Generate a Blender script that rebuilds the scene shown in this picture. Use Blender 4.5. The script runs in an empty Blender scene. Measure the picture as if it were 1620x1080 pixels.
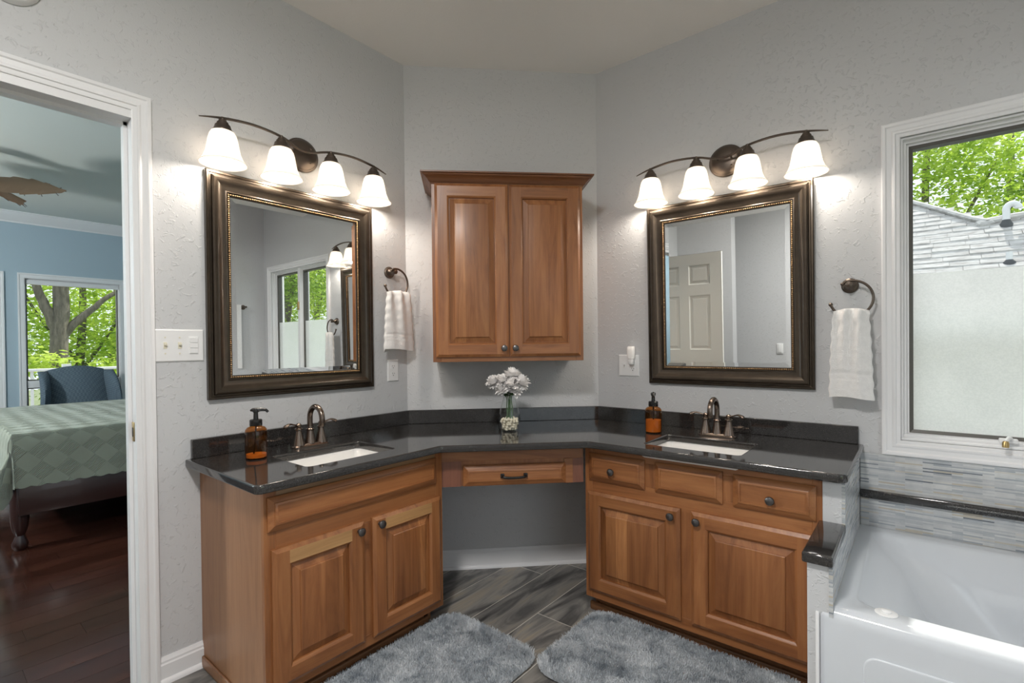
import bpy, bmesh, math, random
from mathutils import Vector, Matrix, noise as mnoise

SC = bpy.context.scene
COL = SC.collection
PI = math.pi
R = math.radians

# ------------------------------------------------------------------ camera, world, sun, exposure
cam_data = bpy.data.cameras.new('camera')
cam = bpy.data.objects.new('camera', cam_data)
COL.objects.link(cam)
_r = Vector((0.774517, 0.632469, -0.010334)); _u = Vector((0.002002, 0.013885, 0.999902)); _b = Vector((0.63255, -0.774461, 0.009488))
cam.matrix_world = Matrix(((_r.x, _u.x, _b.x, 2.176302), (_r.y, _u.y, _b.y, -2.510585), (_r.z, _u.z, _b.z, 1.24), (0, 0, 0, 1)))
cam_data.sensor_width = 36.0
cam_data.sensor_fit = 'HORIZONTAL'
cam_data.lens = 17.458
cam_data.shift_y = 0.00823
cam_data.clip_start = 0.02
SC.camera = cam

world = bpy.data.worlds.new('sky_world')
SC.world = world
world.use_nodes = True
_bg = world.node_tree.nodes['Background']
_bg.inputs['Color'].default_value = (0.86, 0.93, 1.0, 1)
_bg.inputs['Strength'].default_value = 1.6

sun_data = bpy.data.lights.new('sun', 'SUN')
sun_data.energy = 5.2
sun_data.angle = R(0.8)
sun_data.color = (1.0, 0.95, 0.86)
sun = bpy.data.objects.new('sun', sun_data)
COL.objects.link(sun)
sun.rotation_euler = Vector((0.0, -0.588, -0.809)).to_track_quat('-Z', 'Y').to_euler()

SC.view_settings.view_transform = 'Standard'
SC.view_settings.look = 'None'
SC.view_settings.exposure = 0.0
SC.view_settings.gamma = 1.0
SC.view_settings.use_curve_mapping = False
SC.cycles.max_bounces = 12
SC.cycles.diffuse_bounces = 5
SC.cycles.glossy_bounces = 5
SC.cycles.transmission_bounces = 8
SC.cycles.transparent_max_bounces = 24
SC.cycles.sample_clamp_indirect = 6.0
SC.cycles.caustics_reflective = False
SC.cycles.use_denoising = True

SHADE_EMIT = 0.45
BULB_W = 5.0
CEIL_FILL_W = 42.0  # downward share of the added ceiling light
CEIL_FILL_UP_W = 15.0  # all-round share of the added ceiling light
BED_FILL_W = 205.0  # bulb of the added bedroom lamp

# ------------------------------------------------------------------ materials
MAT = {}

def new_mat(name):
    m = bpy.data.materials.new(name)
    m.use_nodes = True
    MAT[name] = m
    nt = m.node_tree
    return m, nt, nt.nodes, nt.links, nt.nodes['Principled BSDF']

def P(name, col, rough=0.5, metal=0.0, spec=0.5, coat=0.0, sheen=0.0):
    m, nt, N, L, b = new_mat(name)
    b.inputs['Base Color'].default_value = (*col, 1)
    b.inputs['Roughness'].default_value = rough
    b.inputs['Metallic'].default_value = metal
    b.inputs['Specular IOR Level'].default_value = spec
    b.inputs['Coat Weight'].default_value = coat
    b.inputs['Sheen Weight'].default_value = sheen
    return m

def coords(N, L, scale=(1, 1, 1), kind='Object', rot=(0, 0, 0), loc=(0, 0, 0)):
    tc = N.new('ShaderNodeTexCoord')
    mp = N.new('ShaderNodeMapping')
    mp.inputs['Scale'].default_value = scale
    mp.inputs['Rotation'].default_value = rot
    mp.inputs['Location'].default_value = loc
    L.new(tc.outputs[kind], mp.inputs['Vector'])
    return mp.outputs['Vector']

def noise(N, L, vec, scale, detail=3.0, rough=0.55, dist=0.0):
    n = N.new('ShaderNodeTexNoise')
    n.inputs['Scale'].default_value = scale
    n.inputs['Detail'].default_value = detail
    n.inputs['Roughness'].default_value = rough
    n.inputs['Distortion'].default_value = dist
    if vec is not None:
        L.new(vec, n.inputs['Vector'])
    return n.outputs['Fac']

def ramp(N, L, fac, stops, interp='LINEAR'):
    r = N.new('ShaderNodeValToRGB')
    r.color_ramp.interpolation = interp
    el = r.color_ramp.elements
    while len(el) < len(stops):
        el.new(0.5)
    for e, (p, c) in zip(el, stops):
        e.position = p
        e.color = (*c, 1) if len(c) == 3 else c
    L.new(fac, r.inputs['Fac'])
    return r.outputs['Color']

def math_n(N, L, op, a, b=None):
    n = N.new('ShaderNodeMath'); n.operation = op
    for i, v in enumerate((a, b)):
        if v is None: continue
        if isinstance(v, (int, float)): n.inputs[i].default_value = v
        else: L.new(v, n.inputs[i])
    return n.outputs[0]

def mix(N, L, fac, a, b, blend='MIX'):
    n = N.new('ShaderNodeMix'); n.data_type = 'RGBA'; n.blend_type = blend
    if isinstance(fac, (int, float)): n.inputs[0].default_value = fac
    else: L.new(fac, n.inputs[0])
    for i, v in ((6, a), (7, b)):
        if isinstance(v, tuple): n.inputs[i].default_value = (*v, 1)
        else: L.new(v, n.inputs[i])
    return n.outputs[2]

def bump(N, L, b, height, strength=0.3, dist=0.002):
    n = N.new('ShaderNodeBump')
    n.inputs['Strength'].default_value = strength
    n.inputs['Distance'].default_value = dist
    L.new(height, n.inputs['Height'])
    L.new(n.outputs['Normal'], b.inputs['Normal'])

def wall_paint(name, col, amount=0.5):
    m, nt, N, L, b = new_mat(name)
    b.inputs['Base Color'].default_value = (*col, 1)
    b.inputs['Roughness'].default_value = 0.45
    b.inputs['Specular IOR Level'].default_value = 0.35
    v = coords(N, L)
    n1 = noise(N, L, v, 48, 3, 0.55, 0.9)
    h = ramp(N, L, n1, [(0.57, (0, 0, 0)), (0.68, (1, 1, 1))])
    n2 = noise(N, L, v, 150, 2)
    hh = math_n(N, L, 'ADD', h, math_n(N, L, 'MULTIPLY', n2, 0.30))
    bump(N, L, b, hh, amount, 0.0022)
    return m

wall_paint('wall_paint', (0.585, 0.59, 0.60), 0.6)
wall_paint('ceiling_paint', (0.84, 0.82, 0.80), 0.15)
wall_paint('bedroom_paint', (0.40, 0.50, 0.57), 0.1)
P('bedroom_ceiling_paint', (0.74, 0.78, 0.74), 0.8)
P('trim_white', (0.80, 0.80, 0.81), 0.35)
P('door_white', (0.80, 0.78, 0.72), 0.4)
P('plastic_white', (0.82, 0.82, 0.82), 0.35)
P('plastic_ivory', (0.72, 0.68, 0.55), 0.35)
P('slot_dark', (0.02, 0.02, 0.02), 0.6)
P('acrylic_white', (0.66, 0.69, 0.73), 0.12, coat=0.4)
P('porcelain', (0.88, 0.86, 0.83), 0.12, coat=0.3)
P('chrome', (0.75, 0.75, 0.75), 0.12, 1.0)
P('knob_metal', (0.13, 0.125, 0.125), 0.34, 0.9)
P('black_plastic', (0.012, 0.012, 0.012), 0.25)
P('bronze_dark', (0.14, 0.112, 0.092), 0.34, 0.9)
P('bronze_light', (0.19, 0.15, 0.125), 0.27, 1.0)
P('bead_gold', (0.42, 0.27, 0.14), 0.3, 1.0)
P('brass', (0.55, 0.40, 0.18), 0.3, 1.0)
P('mirror_silver', (0.90, 0.92, 0.92), 0.0, 1.0)
P('sash_bronze', (0.10, 0.095, 0.085), 0.4, 0.2)
P('dark_cherry', (0.035, 0.012, 0.009), 0.3, coat=0.3)
P('deck_wood', (0.35, 0.31, 0.27), 0.8)
P('siding', (0.55, 0.55, 0.54), 0.8)
P('pipe_white', (0.75, 0.76, 0.78), 0.4)
P('boot_black', (0.05, 0.055, 0.06), 0.6)
P('petal', (0.93, 0.91, 0.90), 0.7, sheen=0.2)
P('flower_center', (0.75, 0.68, 0.45), 0.7)
P('flower_stem', (0.055, 0.13, 0.04), 0.5)
P('fan_blade', (0.46, 0.33, 0.23), 0.45)
P('fan_blade_edge', (0.03, 0.022, 0.018), 0.5)
P('pebble', (0.80, 0.73, 0.60), 0.2, coat=0.5)

def frame_mat():
    m, nt, N, L, b = new_mat('frame_bronze')
    v = coords(N, L, (12, 30, 12))
    n = noise(N, L, v, 1.5, 4)
    L.new(ramp(N, L, n, [(0.3, (0.046, 0.034, 0.024)), (0.7, (0.066, 0.049, 0.034))]), b.inputs['Base Color'])
    b.inputs['Metallic'].default_value = 0.85
    b.inputs['Roughness'].default_value = 0.36
    b.inputs['Coat Weight'].default_value = 0.35
    b.inputs['Coat Roughness'].default_value = 0.12
frame_mat()

def wood(name, axis, dark, mid, light, strips=0.0, rough=0.42):
    m, nt, N, L, b = new_mat(name)
    tc = N.new('ShaderNodeTexCoord')
    oi = N.new('ShaderNodeObjectInfo')
    off = N.new('ShaderNodeVectorMath'); off.operation = 'SCALE'
    off.inputs[0].default_value = (3.7, 5.3, 7.9)
    L.new(oi.outputs['Random'], off.inputs['Scale'])
    add = N.new('ShaderNodeVectorMath'); add.operation = 'ADD'
    L.new(tc.outputs['Object'], add.inputs[0]); L.new(off.outputs[0], add.inputs[1])
    mp = N.new('ShaderNodeMapping')
    mp.inputs['Scale'].default_value = (8, 8, 0.75) if axis == 'z' else (0.75, 8, 8)
    L.new(add.outputs[0], mp.inputs['Vector'])
    n1 = noise(N, L, mp.outputs['Vector'], 2.0, 7, 0.62, 1.3)
    c = ramp(N, L, n1, [(0.25, dark), (0.5, mid), (0.78, light)])
    mp2 = N.new('ShaderNodeMapping')
    mp2.inputs['Scale'].default_value = (150, 150, 3) if axis == 'z' else (3, 150, 150)
    L.new(add.outputs[0], mp2.inputs['Vector'])
    n2 = noise(N, L, mp2.outputs['Vector'], 1.0, 3)
    c = mix(N, L, 0.22, c, ramp(N, L, n2, [(0.3, (0.35, 0.3, 0.25)), (0.7, (1, 1, 1))]), 'MULTIPLY')
    # a few dark mineral flecks along the grain
    mp3 = N.new('ShaderNodeMapping')
    mp3.inputs['Scale'].default_value = (26, 26, 5) if axis == 'z' else (5, 26, 26)
    L.new(add.outputs[0], mp3.inputs['Vector'])
    n3 = noise(N, L, mp3.outputs['Vector'], 1.0, 2, 0.5, 1.5)
    c = mix(N, L, ramp(N, L, n3, [(0.75, (0, 0, 0)), (0.82, (0.75, 0.75, 0.75))]), c, tuple(x * 0.35 for x in dark))
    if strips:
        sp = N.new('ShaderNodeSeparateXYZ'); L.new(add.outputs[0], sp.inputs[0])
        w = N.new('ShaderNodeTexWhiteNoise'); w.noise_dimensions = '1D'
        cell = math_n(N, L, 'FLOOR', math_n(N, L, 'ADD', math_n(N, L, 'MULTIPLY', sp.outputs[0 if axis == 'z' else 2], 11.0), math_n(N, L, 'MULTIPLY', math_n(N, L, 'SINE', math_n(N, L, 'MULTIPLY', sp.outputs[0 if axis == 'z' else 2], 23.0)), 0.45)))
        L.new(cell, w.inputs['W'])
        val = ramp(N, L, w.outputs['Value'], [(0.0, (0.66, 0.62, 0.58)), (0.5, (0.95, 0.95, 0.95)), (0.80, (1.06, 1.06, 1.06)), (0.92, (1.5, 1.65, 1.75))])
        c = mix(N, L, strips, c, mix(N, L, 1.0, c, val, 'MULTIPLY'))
    hs = N.new('ShaderNodeHueSaturation')
    L.new(c, hs.inputs['Color'])
    L.new(math_n(N, L, 'ADD', math_n(N, L, 'MULTIPLY', oi.outputs['Random'], 0.22), 0.89), hs.inputs['Value'])
    L.new(hs.outputs[0], b.inputs['Base Color'])
    b.inputs['Roughness'].default_value = rough
    b.inputs['Coat Weight'].default_value = 0.2
    b.inputs['Coat Roughness'].default_value = 0.22
    return m

WD = ((0.18, 0.061, 0.019), (0.318, 0.124, 0.042), (0.43, 0.186, 0.068))
wood('wood_v', 'z', *WD)
wood('wood_h', 'x', *WD)
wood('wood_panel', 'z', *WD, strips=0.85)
wood('wood_side', 'z', (0.25, 0.115, 0.052), (0.32, 0.155, 0.073), (0.37, 0.185, 0.09), rough=0.5)
wood('wood_pale', 'x', (0.36, 0.19, 0.075), (0.50, 0.28, 0.115), (0.60, 0.36, 0.16))
wood('wood_tan', 'x', (0.25, 0.135, 0.06), (0.34, 0.20, 0.095), (0.42, 0.26, 0.13))
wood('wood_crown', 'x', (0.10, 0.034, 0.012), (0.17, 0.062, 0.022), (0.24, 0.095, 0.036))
wood('wood_red', 'z', (0.15, 0.052, 0.03), (0.22, 0.085, 0.05), (0.27, 0.11, 0.065))
wood('wood_toe', 'x', (0.12, 0.052, 0.022), (0.21, 0.095, 0.04), (0.28, 0.13, 0.055))

def quartz():
    m, nt, N, L, b = new_mat('quartz_black')
    v = coords(N, L)
    n = noise(N, L, v, 420, 1)
    c = ramp(N, L, n, [(0.35, (0.016, 0.015, 0.015)), (0.62, (0.032, 0.03, 0.029)), (0.74, (0.10, 0.095, 0.09))])
    n2 = noise(N, L, v, 9, 4)
    c = mix(N, L, 0.5, c, ramp(N, L, n2, [(0.3, (0.7, 0.7, 0.7)), (0.7, (1.2, 1.2, 1.2))]), 'MULTIPLY')
    L.new(c, b.inputs['Base Color'])
    b.inputs['Roughness'].default_value = 0.07
    b.inputs['Specular IOR Level'].default_value = 0.95
quartz()

def plank_mat(name, stops, rough, fine=0.35, spec=0.5, streak=3.0):
    m, nt, N, L, b = new_mat(name)
    at = N.new('ShaderNodeAttribute'); at.attribute_name = 'rnd'
    tc = N.new('ShaderNodeTexCoord')
    cm = N.new('ShaderNodeCombineXYZ')
    for i, k in enumerate((31.0, 57.0, 13.0)):
        L.new(math_n(N, L, 'MULTIPLY', at.outputs['Fac'], k), cm.inputs[i])
    add = N.new('ShaderNodeVectorMath'); add.operation = 'ADD'
    L.new(tc.outputs['Object'], add.inputs[0]); L.new(cm.outputs[0], add.inputs[1])
    mp = N.new('ShaderNodeMapping'); mp.inputs['Scale'].default_value = (streak * 2.4, 1.1, 1)
    L.new(add.outputs[0], mp.inputs['Vector'])
    n1 = noise(N, L, mp.outputs['Vector'], 1.6, 5, 0.55, 1.6)
    c = ramp(N, L, n1, stops)
    mp2 = N.new('ShaderNodeMapping'); mp2.inputs['Scale'].default_value = (70, 2.5, 1)
    L.new(add.outputs[0], mp2.inputs['Vector'])
    n2 = noise(N, L, mp2.outputs['Vector'], 1.0, 4, 0.6, 0.8)
    c = mix(N, L, fine, c, ramp(N, L, n2, [(0.3, (0.45, 0.45, 0.45)), (0.65, (1.1, 1.1, 1.1))]), 'MULTIPLY')
    hs = N.new('ShaderNodeHueSaturation')
    L.new(c, hs.inputs['Color'])
    L.new(math_n(N, L, 'ADD', math_n(N, L, 'MULTIPLY', at.outputs['Fac'], 0.4), 0.8), hs.inputs['Value'])
    L.new(hs.outputs[0], b.inputs['Base Color'])
    b.inputs['Roughness'].default_value = rough
    b.inputs['Specular IOR Level'].default_value = spec
plank_mat('floor_tile', [(0.32, (0.062, 0.058, 0.055)), (0.44, (0.155, 0.150, 0.145)), (0.56, (0.33, 0.315, 0.29)), (0.70, (0.43, 0.36, 0.27))], 0.35, streak=2.2)
plank_mat('floor_cherry', [(0.3, (0.030, 0.011, 0.008)), (0.6, (0.055, 0.019, 0.012)), (0.8, (0.085, 0.032, 0.018))], 0.16, 0.25)
P('grout', (0.75, 0.72, 0.66), 0.9)
P('groove_dark', (0.012, 0.006, 0.005), 0.7)

def rug_mat():
    m, nt, N, L, b = new_mat('rug_pile')
    v = coords(N, L)
    n1 = noise(N, L, v, 7, 5, 0.6, 1.2)
    n2 = noise(N, L, v, 60, 3, 0.6)
    f = math_n(N, L, 'ADD', math_n(N, L, 'MULTIPLY', n1, 0.75), math_n(N, L, 'MULTIPLY', n2, 0.25))
    L.new(ramp(N, L, f, [(0.38, (0.28, 0.32, 0.365)), (0.48, (0.52, 0.56, 0.60)), (0.62, (0.74, 0.77, 0.80))]), b.inputs['Base Color'])
    b.inputs['Roughness'].default_value = 0.95
    b.inputs['Specular IOR Level'].default_value = 0.1
    b.inputs['Sheen Weight'].default_value = 0.4
rug_mat()

def towel_mat(name, col):
    m, nt, N, L, b = new_mat(name)
    v = coords(N, L)
    n1 = noise(N, L, v, 380, 2)
    n2 = noise(N, L, v, 60, 3)
    L.new(mix(N, L, 0.4, col, ramp(N, L, n2, [(0.3, tuple(c * 0.86 for c in col)), (0.7, col)])), b.inputs['Base Color'])
    b.inputs['Roughness'].default_value = 0.95
    b.inputs['Sheen Weight'].default_value = 0.3
    bump(N, L, b, math_n(N, L, 'ADD', n1, math_n(N, L, 'MULTIPLY', n2, 0.8)), 0.6, 0.003)
towel_mat('towel_white', (0.84, 0.83, 0.82))

def mosaic():
    m, nt, N, L, b = new_mat('mosaic_tile')
    tc = N.new('ShaderNodeTexCoord')
    sp = N.new('ShaderNodeSeparateXYZ'); L.new(tc.outputs['Object'], sp.inputs[0])
    cm = N.new('ShaderNodeCombineXYZ')
    L.new(math_n(N, L, 'ADD', sp.outputs[0], sp.outputs[1]), cm.inputs[0]); L.new(sp.outputs[2], cm.inputs[1])
    br = N.new('ShaderNodeTexBrick')
    br.offset = 0.37; br.squash = 1.0
    L.new(cm.outputs[0], br.inputs['Vector'])
    br.inputs['Color1'].default_value = (0, 0, 0, 1); br.inputs['Color2'].default_value = (1, 1, 1, 1)
    br.inputs['Mortar'].default_value = (0.5, 0.5, 0.5, 1)
    br.inputs['Scale'].default_value = 1.0
    br.inputs['Mortar Size'].default_value = 0.0004
    br.inputs['Brick Width'].default_value = 0.085
    br.inputs['Row Height'].default_value = 0.0058
    c = ramp(N, L, br.outputs['Color'], [(0.0, (0.16, 0.18, 0.21)), (0.09, (0.38, 0.41, 0.44)), (0.3, (0.48, 0.50, 0.52)), (0.6, (0.56, 0.57, 0.575)), (0.9, (0.64, 0.65, 0.64)), (0.97, (0.52, 0.47, 0.38))])
    n = noise(N, L, tc.outputs['Object'], 22, 4)
    c = mix(N, L, 0.35, c, ramp(N, L, n, [(0.3, (0.55, 0.58, 0.62)), (0.7, (1.1, 1.1, 1.1))]), 'MULTIPLY')
    L.new(c, b.inputs['Base Color'])
    b.inputs['Roughness'].default_value = 0.25
    bump(N, L, b, br.outputs['Color'], 0.25, 0.002)
mosaic()

def pane(name, tint, gloss, rough=0.0, ior=1.45):
    m, nt, N, L, b = new_mat(name)
    N.remove(b)
    out = N['Material Output']
    tr = N.new('ShaderNodeBsdfTransparent'); tr.inputs[0].default_value = (*tint, 1)
    gl = N.new('ShaderNodeBsdfGlossy'); gl.inputs['Roughness'].default_value = rough
    lw = N.new('ShaderNodeLayerWeight'); lw.inputs['Blend'].default_value = 0.5
    f0 = ((ior - 1) / (ior + 1)) ** 2
    fz = math_n(N, L, 'ADD', math_n(N, L, 'MULTIPLY', math_n(N, L, 'POWER', lw.outputs['Facing'], 5.0), 1 - f0), f0)
    mx = N.new('ShaderNodeMixShader')
    L.new(math_n(N, L, 'MULTIPLY', fz, gloss), mx.inputs[0])
    L.new(tr.outputs[0], mx.inputs[1]); L.new(gl.outputs[0], mx.inputs[2]); L.new(mx.outputs[0], out.inputs[0])
pane('pane_clear', (0.97, 0.985, 0.98), 0.8)
pane('vase_glass', (0.95, 0.97, 0.96), 1.6)
pane('amber_glass', (0.72, 0.42, 0.17), 1.2)
P('amber_liquid', (0.80, 0.52, 0.27), 0.3)

def film():
    m, nt, N, L, b = new_mat('frosted_film')
    N.remove(b)
    out = N['Material Output']
    tl = N.new('ShaderNodeBsdfTranslucent'); df = N.new('ShaderNodeBsdfDiffuse')
    rf = N.new('ShaderNodeBsdfRefraction'); rf.inputs['Roughness'].default_value = 0.5; rf.inputs['IOR'].default_value = 1.10
    v = coords(N, L, (1, 1, 1))
    n = noise(N, L, v, 160, 3)
    n2 = noise(N, L, v, 5, 4)
    c = mix(N, L, 0.4, (0.97, 0.97, 0.97), ramp(N, L, n, [(0.35, (0.84, 0.85, 0.85)), (0.65, (1.0, 1.0, 1.0))]))
    c = mix(N, L, 0.3, c, ramp(N, L, n2, [(0.35, (0.85, 0.86, 0.86)), (0.65, (1, 1, 1))]), 'MULTIPLY')
    for s in (tl, df, rf):
        L.new(c, s.inputs['Color'])
    m1 = N.new('ShaderNodeMixShader'); m1.inputs[0].default_value = 0.3
    L.new(rf.outputs[0], m1.inputs[1]); L.new(tl.outputs[0], m1.inputs[2])
    m2 = N.new('ShaderNodeMixShader'); m2.inputs[0].default_value = 0.12
    L.new(m1.outputs[0], m2.inputs[1]); L.new(df.outputs[0], m2.inputs[2])
    L.new(m2.outputs[0], out.inputs[0])
film()

def lamp_glass(name, col, strength):
    m, nt, N, L, b = new_mat(name)
    b.inputs['Base Color'].default_value = (0.85, 0.83, 0.8, 1)
    b.inputs['Roughness'].default_value = 0.4
    b.inputs['Emission Color'].default_value = (*col, 1)
    b.inputs['Emission Strength'].default_value = strength
lamp_glass('shade_glass', (1.0, 0.90, 0.78), SHADE_EMIT)
_nt = MAT['shade_glass'].node_tree
_tl = _nt.nodes.new('ShaderNodeBsdfTranslucent'); _tl.inputs[0].default_value = (0.92, 0.88, 0.82, 1)
_mx = _nt.nodes.new('ShaderNodeMixShader'); _mx.inputs[0].default_value = 0.6
_nt.links.new(_nt.nodes['Principled BSDF'].outputs[0], _mx.inputs[1]); _nt.links.new(_tl.outputs[0], _mx.inputs[2])
_nt.links.new(_mx.outputs[0], _nt.nodes['Material Output'].inputs[0])
lamp_glass('fill_lamp_glass', (1.0, 0.94, 0.87), 1.5)  # glowing glass of the added ceiling dome and bedroom lamp
lamp_glass('night_light_glass', (1.0, 0.93, 0.85), 0.10)

def leaf_mat(name, dark, mid, light):
    m, nt, N, L, b = new_mat(name)
    out = N['Material Output']
    v = coords(N, L)
    n = noise(N, L, v, 2.2, 5, 0.7)
    c = ramp(N, L, n, [(0.3, dark), (0.5, mid), (0.7, light)])
    L.new(c, b.inputs['Base Color'])
    b.inputs['Roughness'].default_value = 0.5
    tl = N.new('ShaderNodeBsdfTranslucent')
    L.new(c, tl.inputs['Color'])
    mx = N.new('ShaderNodeMixShader'); mx.inputs[0].default_value = 0.55
    L.new(b.outputs[0], mx.inputs[1]); L.new(tl.outputs[0], mx.inputs[2]); L.new(mx.outputs[0], out.inputs[0])
leaf_mat('leaf_bright', (0.20, 0.34, 0.04), (0.50, 0.66, 0.09), (0.78, 0.86, 0.22))
leaf_mat('leaf_deep', (0.11, 0.22, 0.03), (0.32, 0.48, 0.07), (0.62, 0.72, 0.15))

def rough_mat(name, stops, scale, rough=0.9, bstr=0.4, bdist=0.01, vs=(1, 1, 1)):
    m, nt, N, L, b = new_mat(name)
    v = coords(N, L, vs)
    n = noise(N, L, v, scale, 6, 0.65)
    L.new(ramp(N, L, n, stops), b.inputs['Base Color'])
    b.inputs['Roughness'].default_value = rough
    bump(N, L, b, n, bstr, bdist)
rough_mat('bark', [(0.3, (0.07, 0.06, 0.045)), (0.7, (0.22, 0.195, 0.155))], 9, vs=(2, 2, 0.5), bdist=0.04)
rough_mat('grass_ground', [(0.3, (0.12, 0.15, 0.07)), (0.7, (0.24, 0.28, 0.14))], 3)
rough_mat('shingle', [(0.3, (0.29, 0.27, 0.26)), (0.5, (0.44, 0.43, 0.42)), (0.7, (0.58, 0.57, 0.56))], 7, vs=(1, 3, 3))

def quilt():
    m, nt, N, L, b = new_mat('coverlet_green')
    b.inputs['Base Color'].default_value = (0.315, 0.335, 0.262, 1)
    b.inputs['Roughness'].default_value = 0.9
    b.inputs['Sheen Weight'].default_value = 0.3
    tc = N.new('ShaderNodeTexCoord')
    uv = N.new('ShaderNodeSeparateXYZ'); L.new(tc.outputs['UV'], uv.inputs[0])
    u, v = uv.outputs[0], uv.outputs[1]
    def tri(x, period):
        return math_n(N, L, 'PINGPONG', x, period)
    # square grid ridges every 0.30 m
    def ridge(x):
        t = tri(x, 0.18)
        return math_n(N, L, 'LESS_THAN', t, 0.014)
    grid = math_n(N, L, 'MAXIMUM', ridge(u), ridge(v))
    # diamonds inside with ribbing
    s = math_n(N, L, 'ADD', u, v); d = math_n(N, L, 'SUBTRACT', u, v)
    ck = N.new('ShaderNodeTexChecker'); ck.inputs['Scale'].default_value = 1.0
    cm = N.new('ShaderNodeCombineXYZ')
    L.new(math_n(N, L, 'MULTIPLY', s, 7.86), cm.inputs[0]); L.new(math_n(N, L, 'MULTIPLY', d, 7.86), cm.inputs[1])
    L.new(cm.outputs[0], ck.inputs['Vector'])
    rib = math_n(N, L, 'SINE', math_n(N, L, 'MULTIPLY', s, 500.0))
    dia = math_n(N, L, 'MULTIPLY', ck.outputs['Fac'], math_n(N, L, 'ADD', math_n(N, L, 'MULTIPLY', rib, 0.2), 0.7))
    h = math_n(N, L, 'ADD', math_n(N, L, 'MULTIPLY', grid, 0.9), math_n(N, L, 'MULTIPLY', dia, 0.8))
    bump(N, L, b, h, 1.0, 0.010)
quilt()

def chair_fabric():
    m, nt, N, L, b = new_mat('chair_blue')
    tc = N.new('ShaderNodeTexCoord')
    mp = N.new('ShaderNodeMapping'); mp.inputs['Rotation'].default_value = (R(45), 0, 0); mp.inputs['Scale'].default_value = (62, 62, 62)
    L.new(tc.outputs['Object'], mp.inputs['Vector'])
    ck = N.new('ShaderNodeTexChecker'); ck.inputs['Scale'].default_value = 1.0
    ck.inputs['Color1'].default_value = (0.075, 0.105, 0.135, 1); ck.inputs['Color2'].default_value = (0.115, 0.155, 0.19, 1)
    L.new(mp.outputs[0], ck.inputs['Vector'])
    L.new(ck.outputs['Color'], b.inputs['Base Color'])
    b.inputs['Roughness'].default_value = 0.9
chair_fabric()

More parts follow.
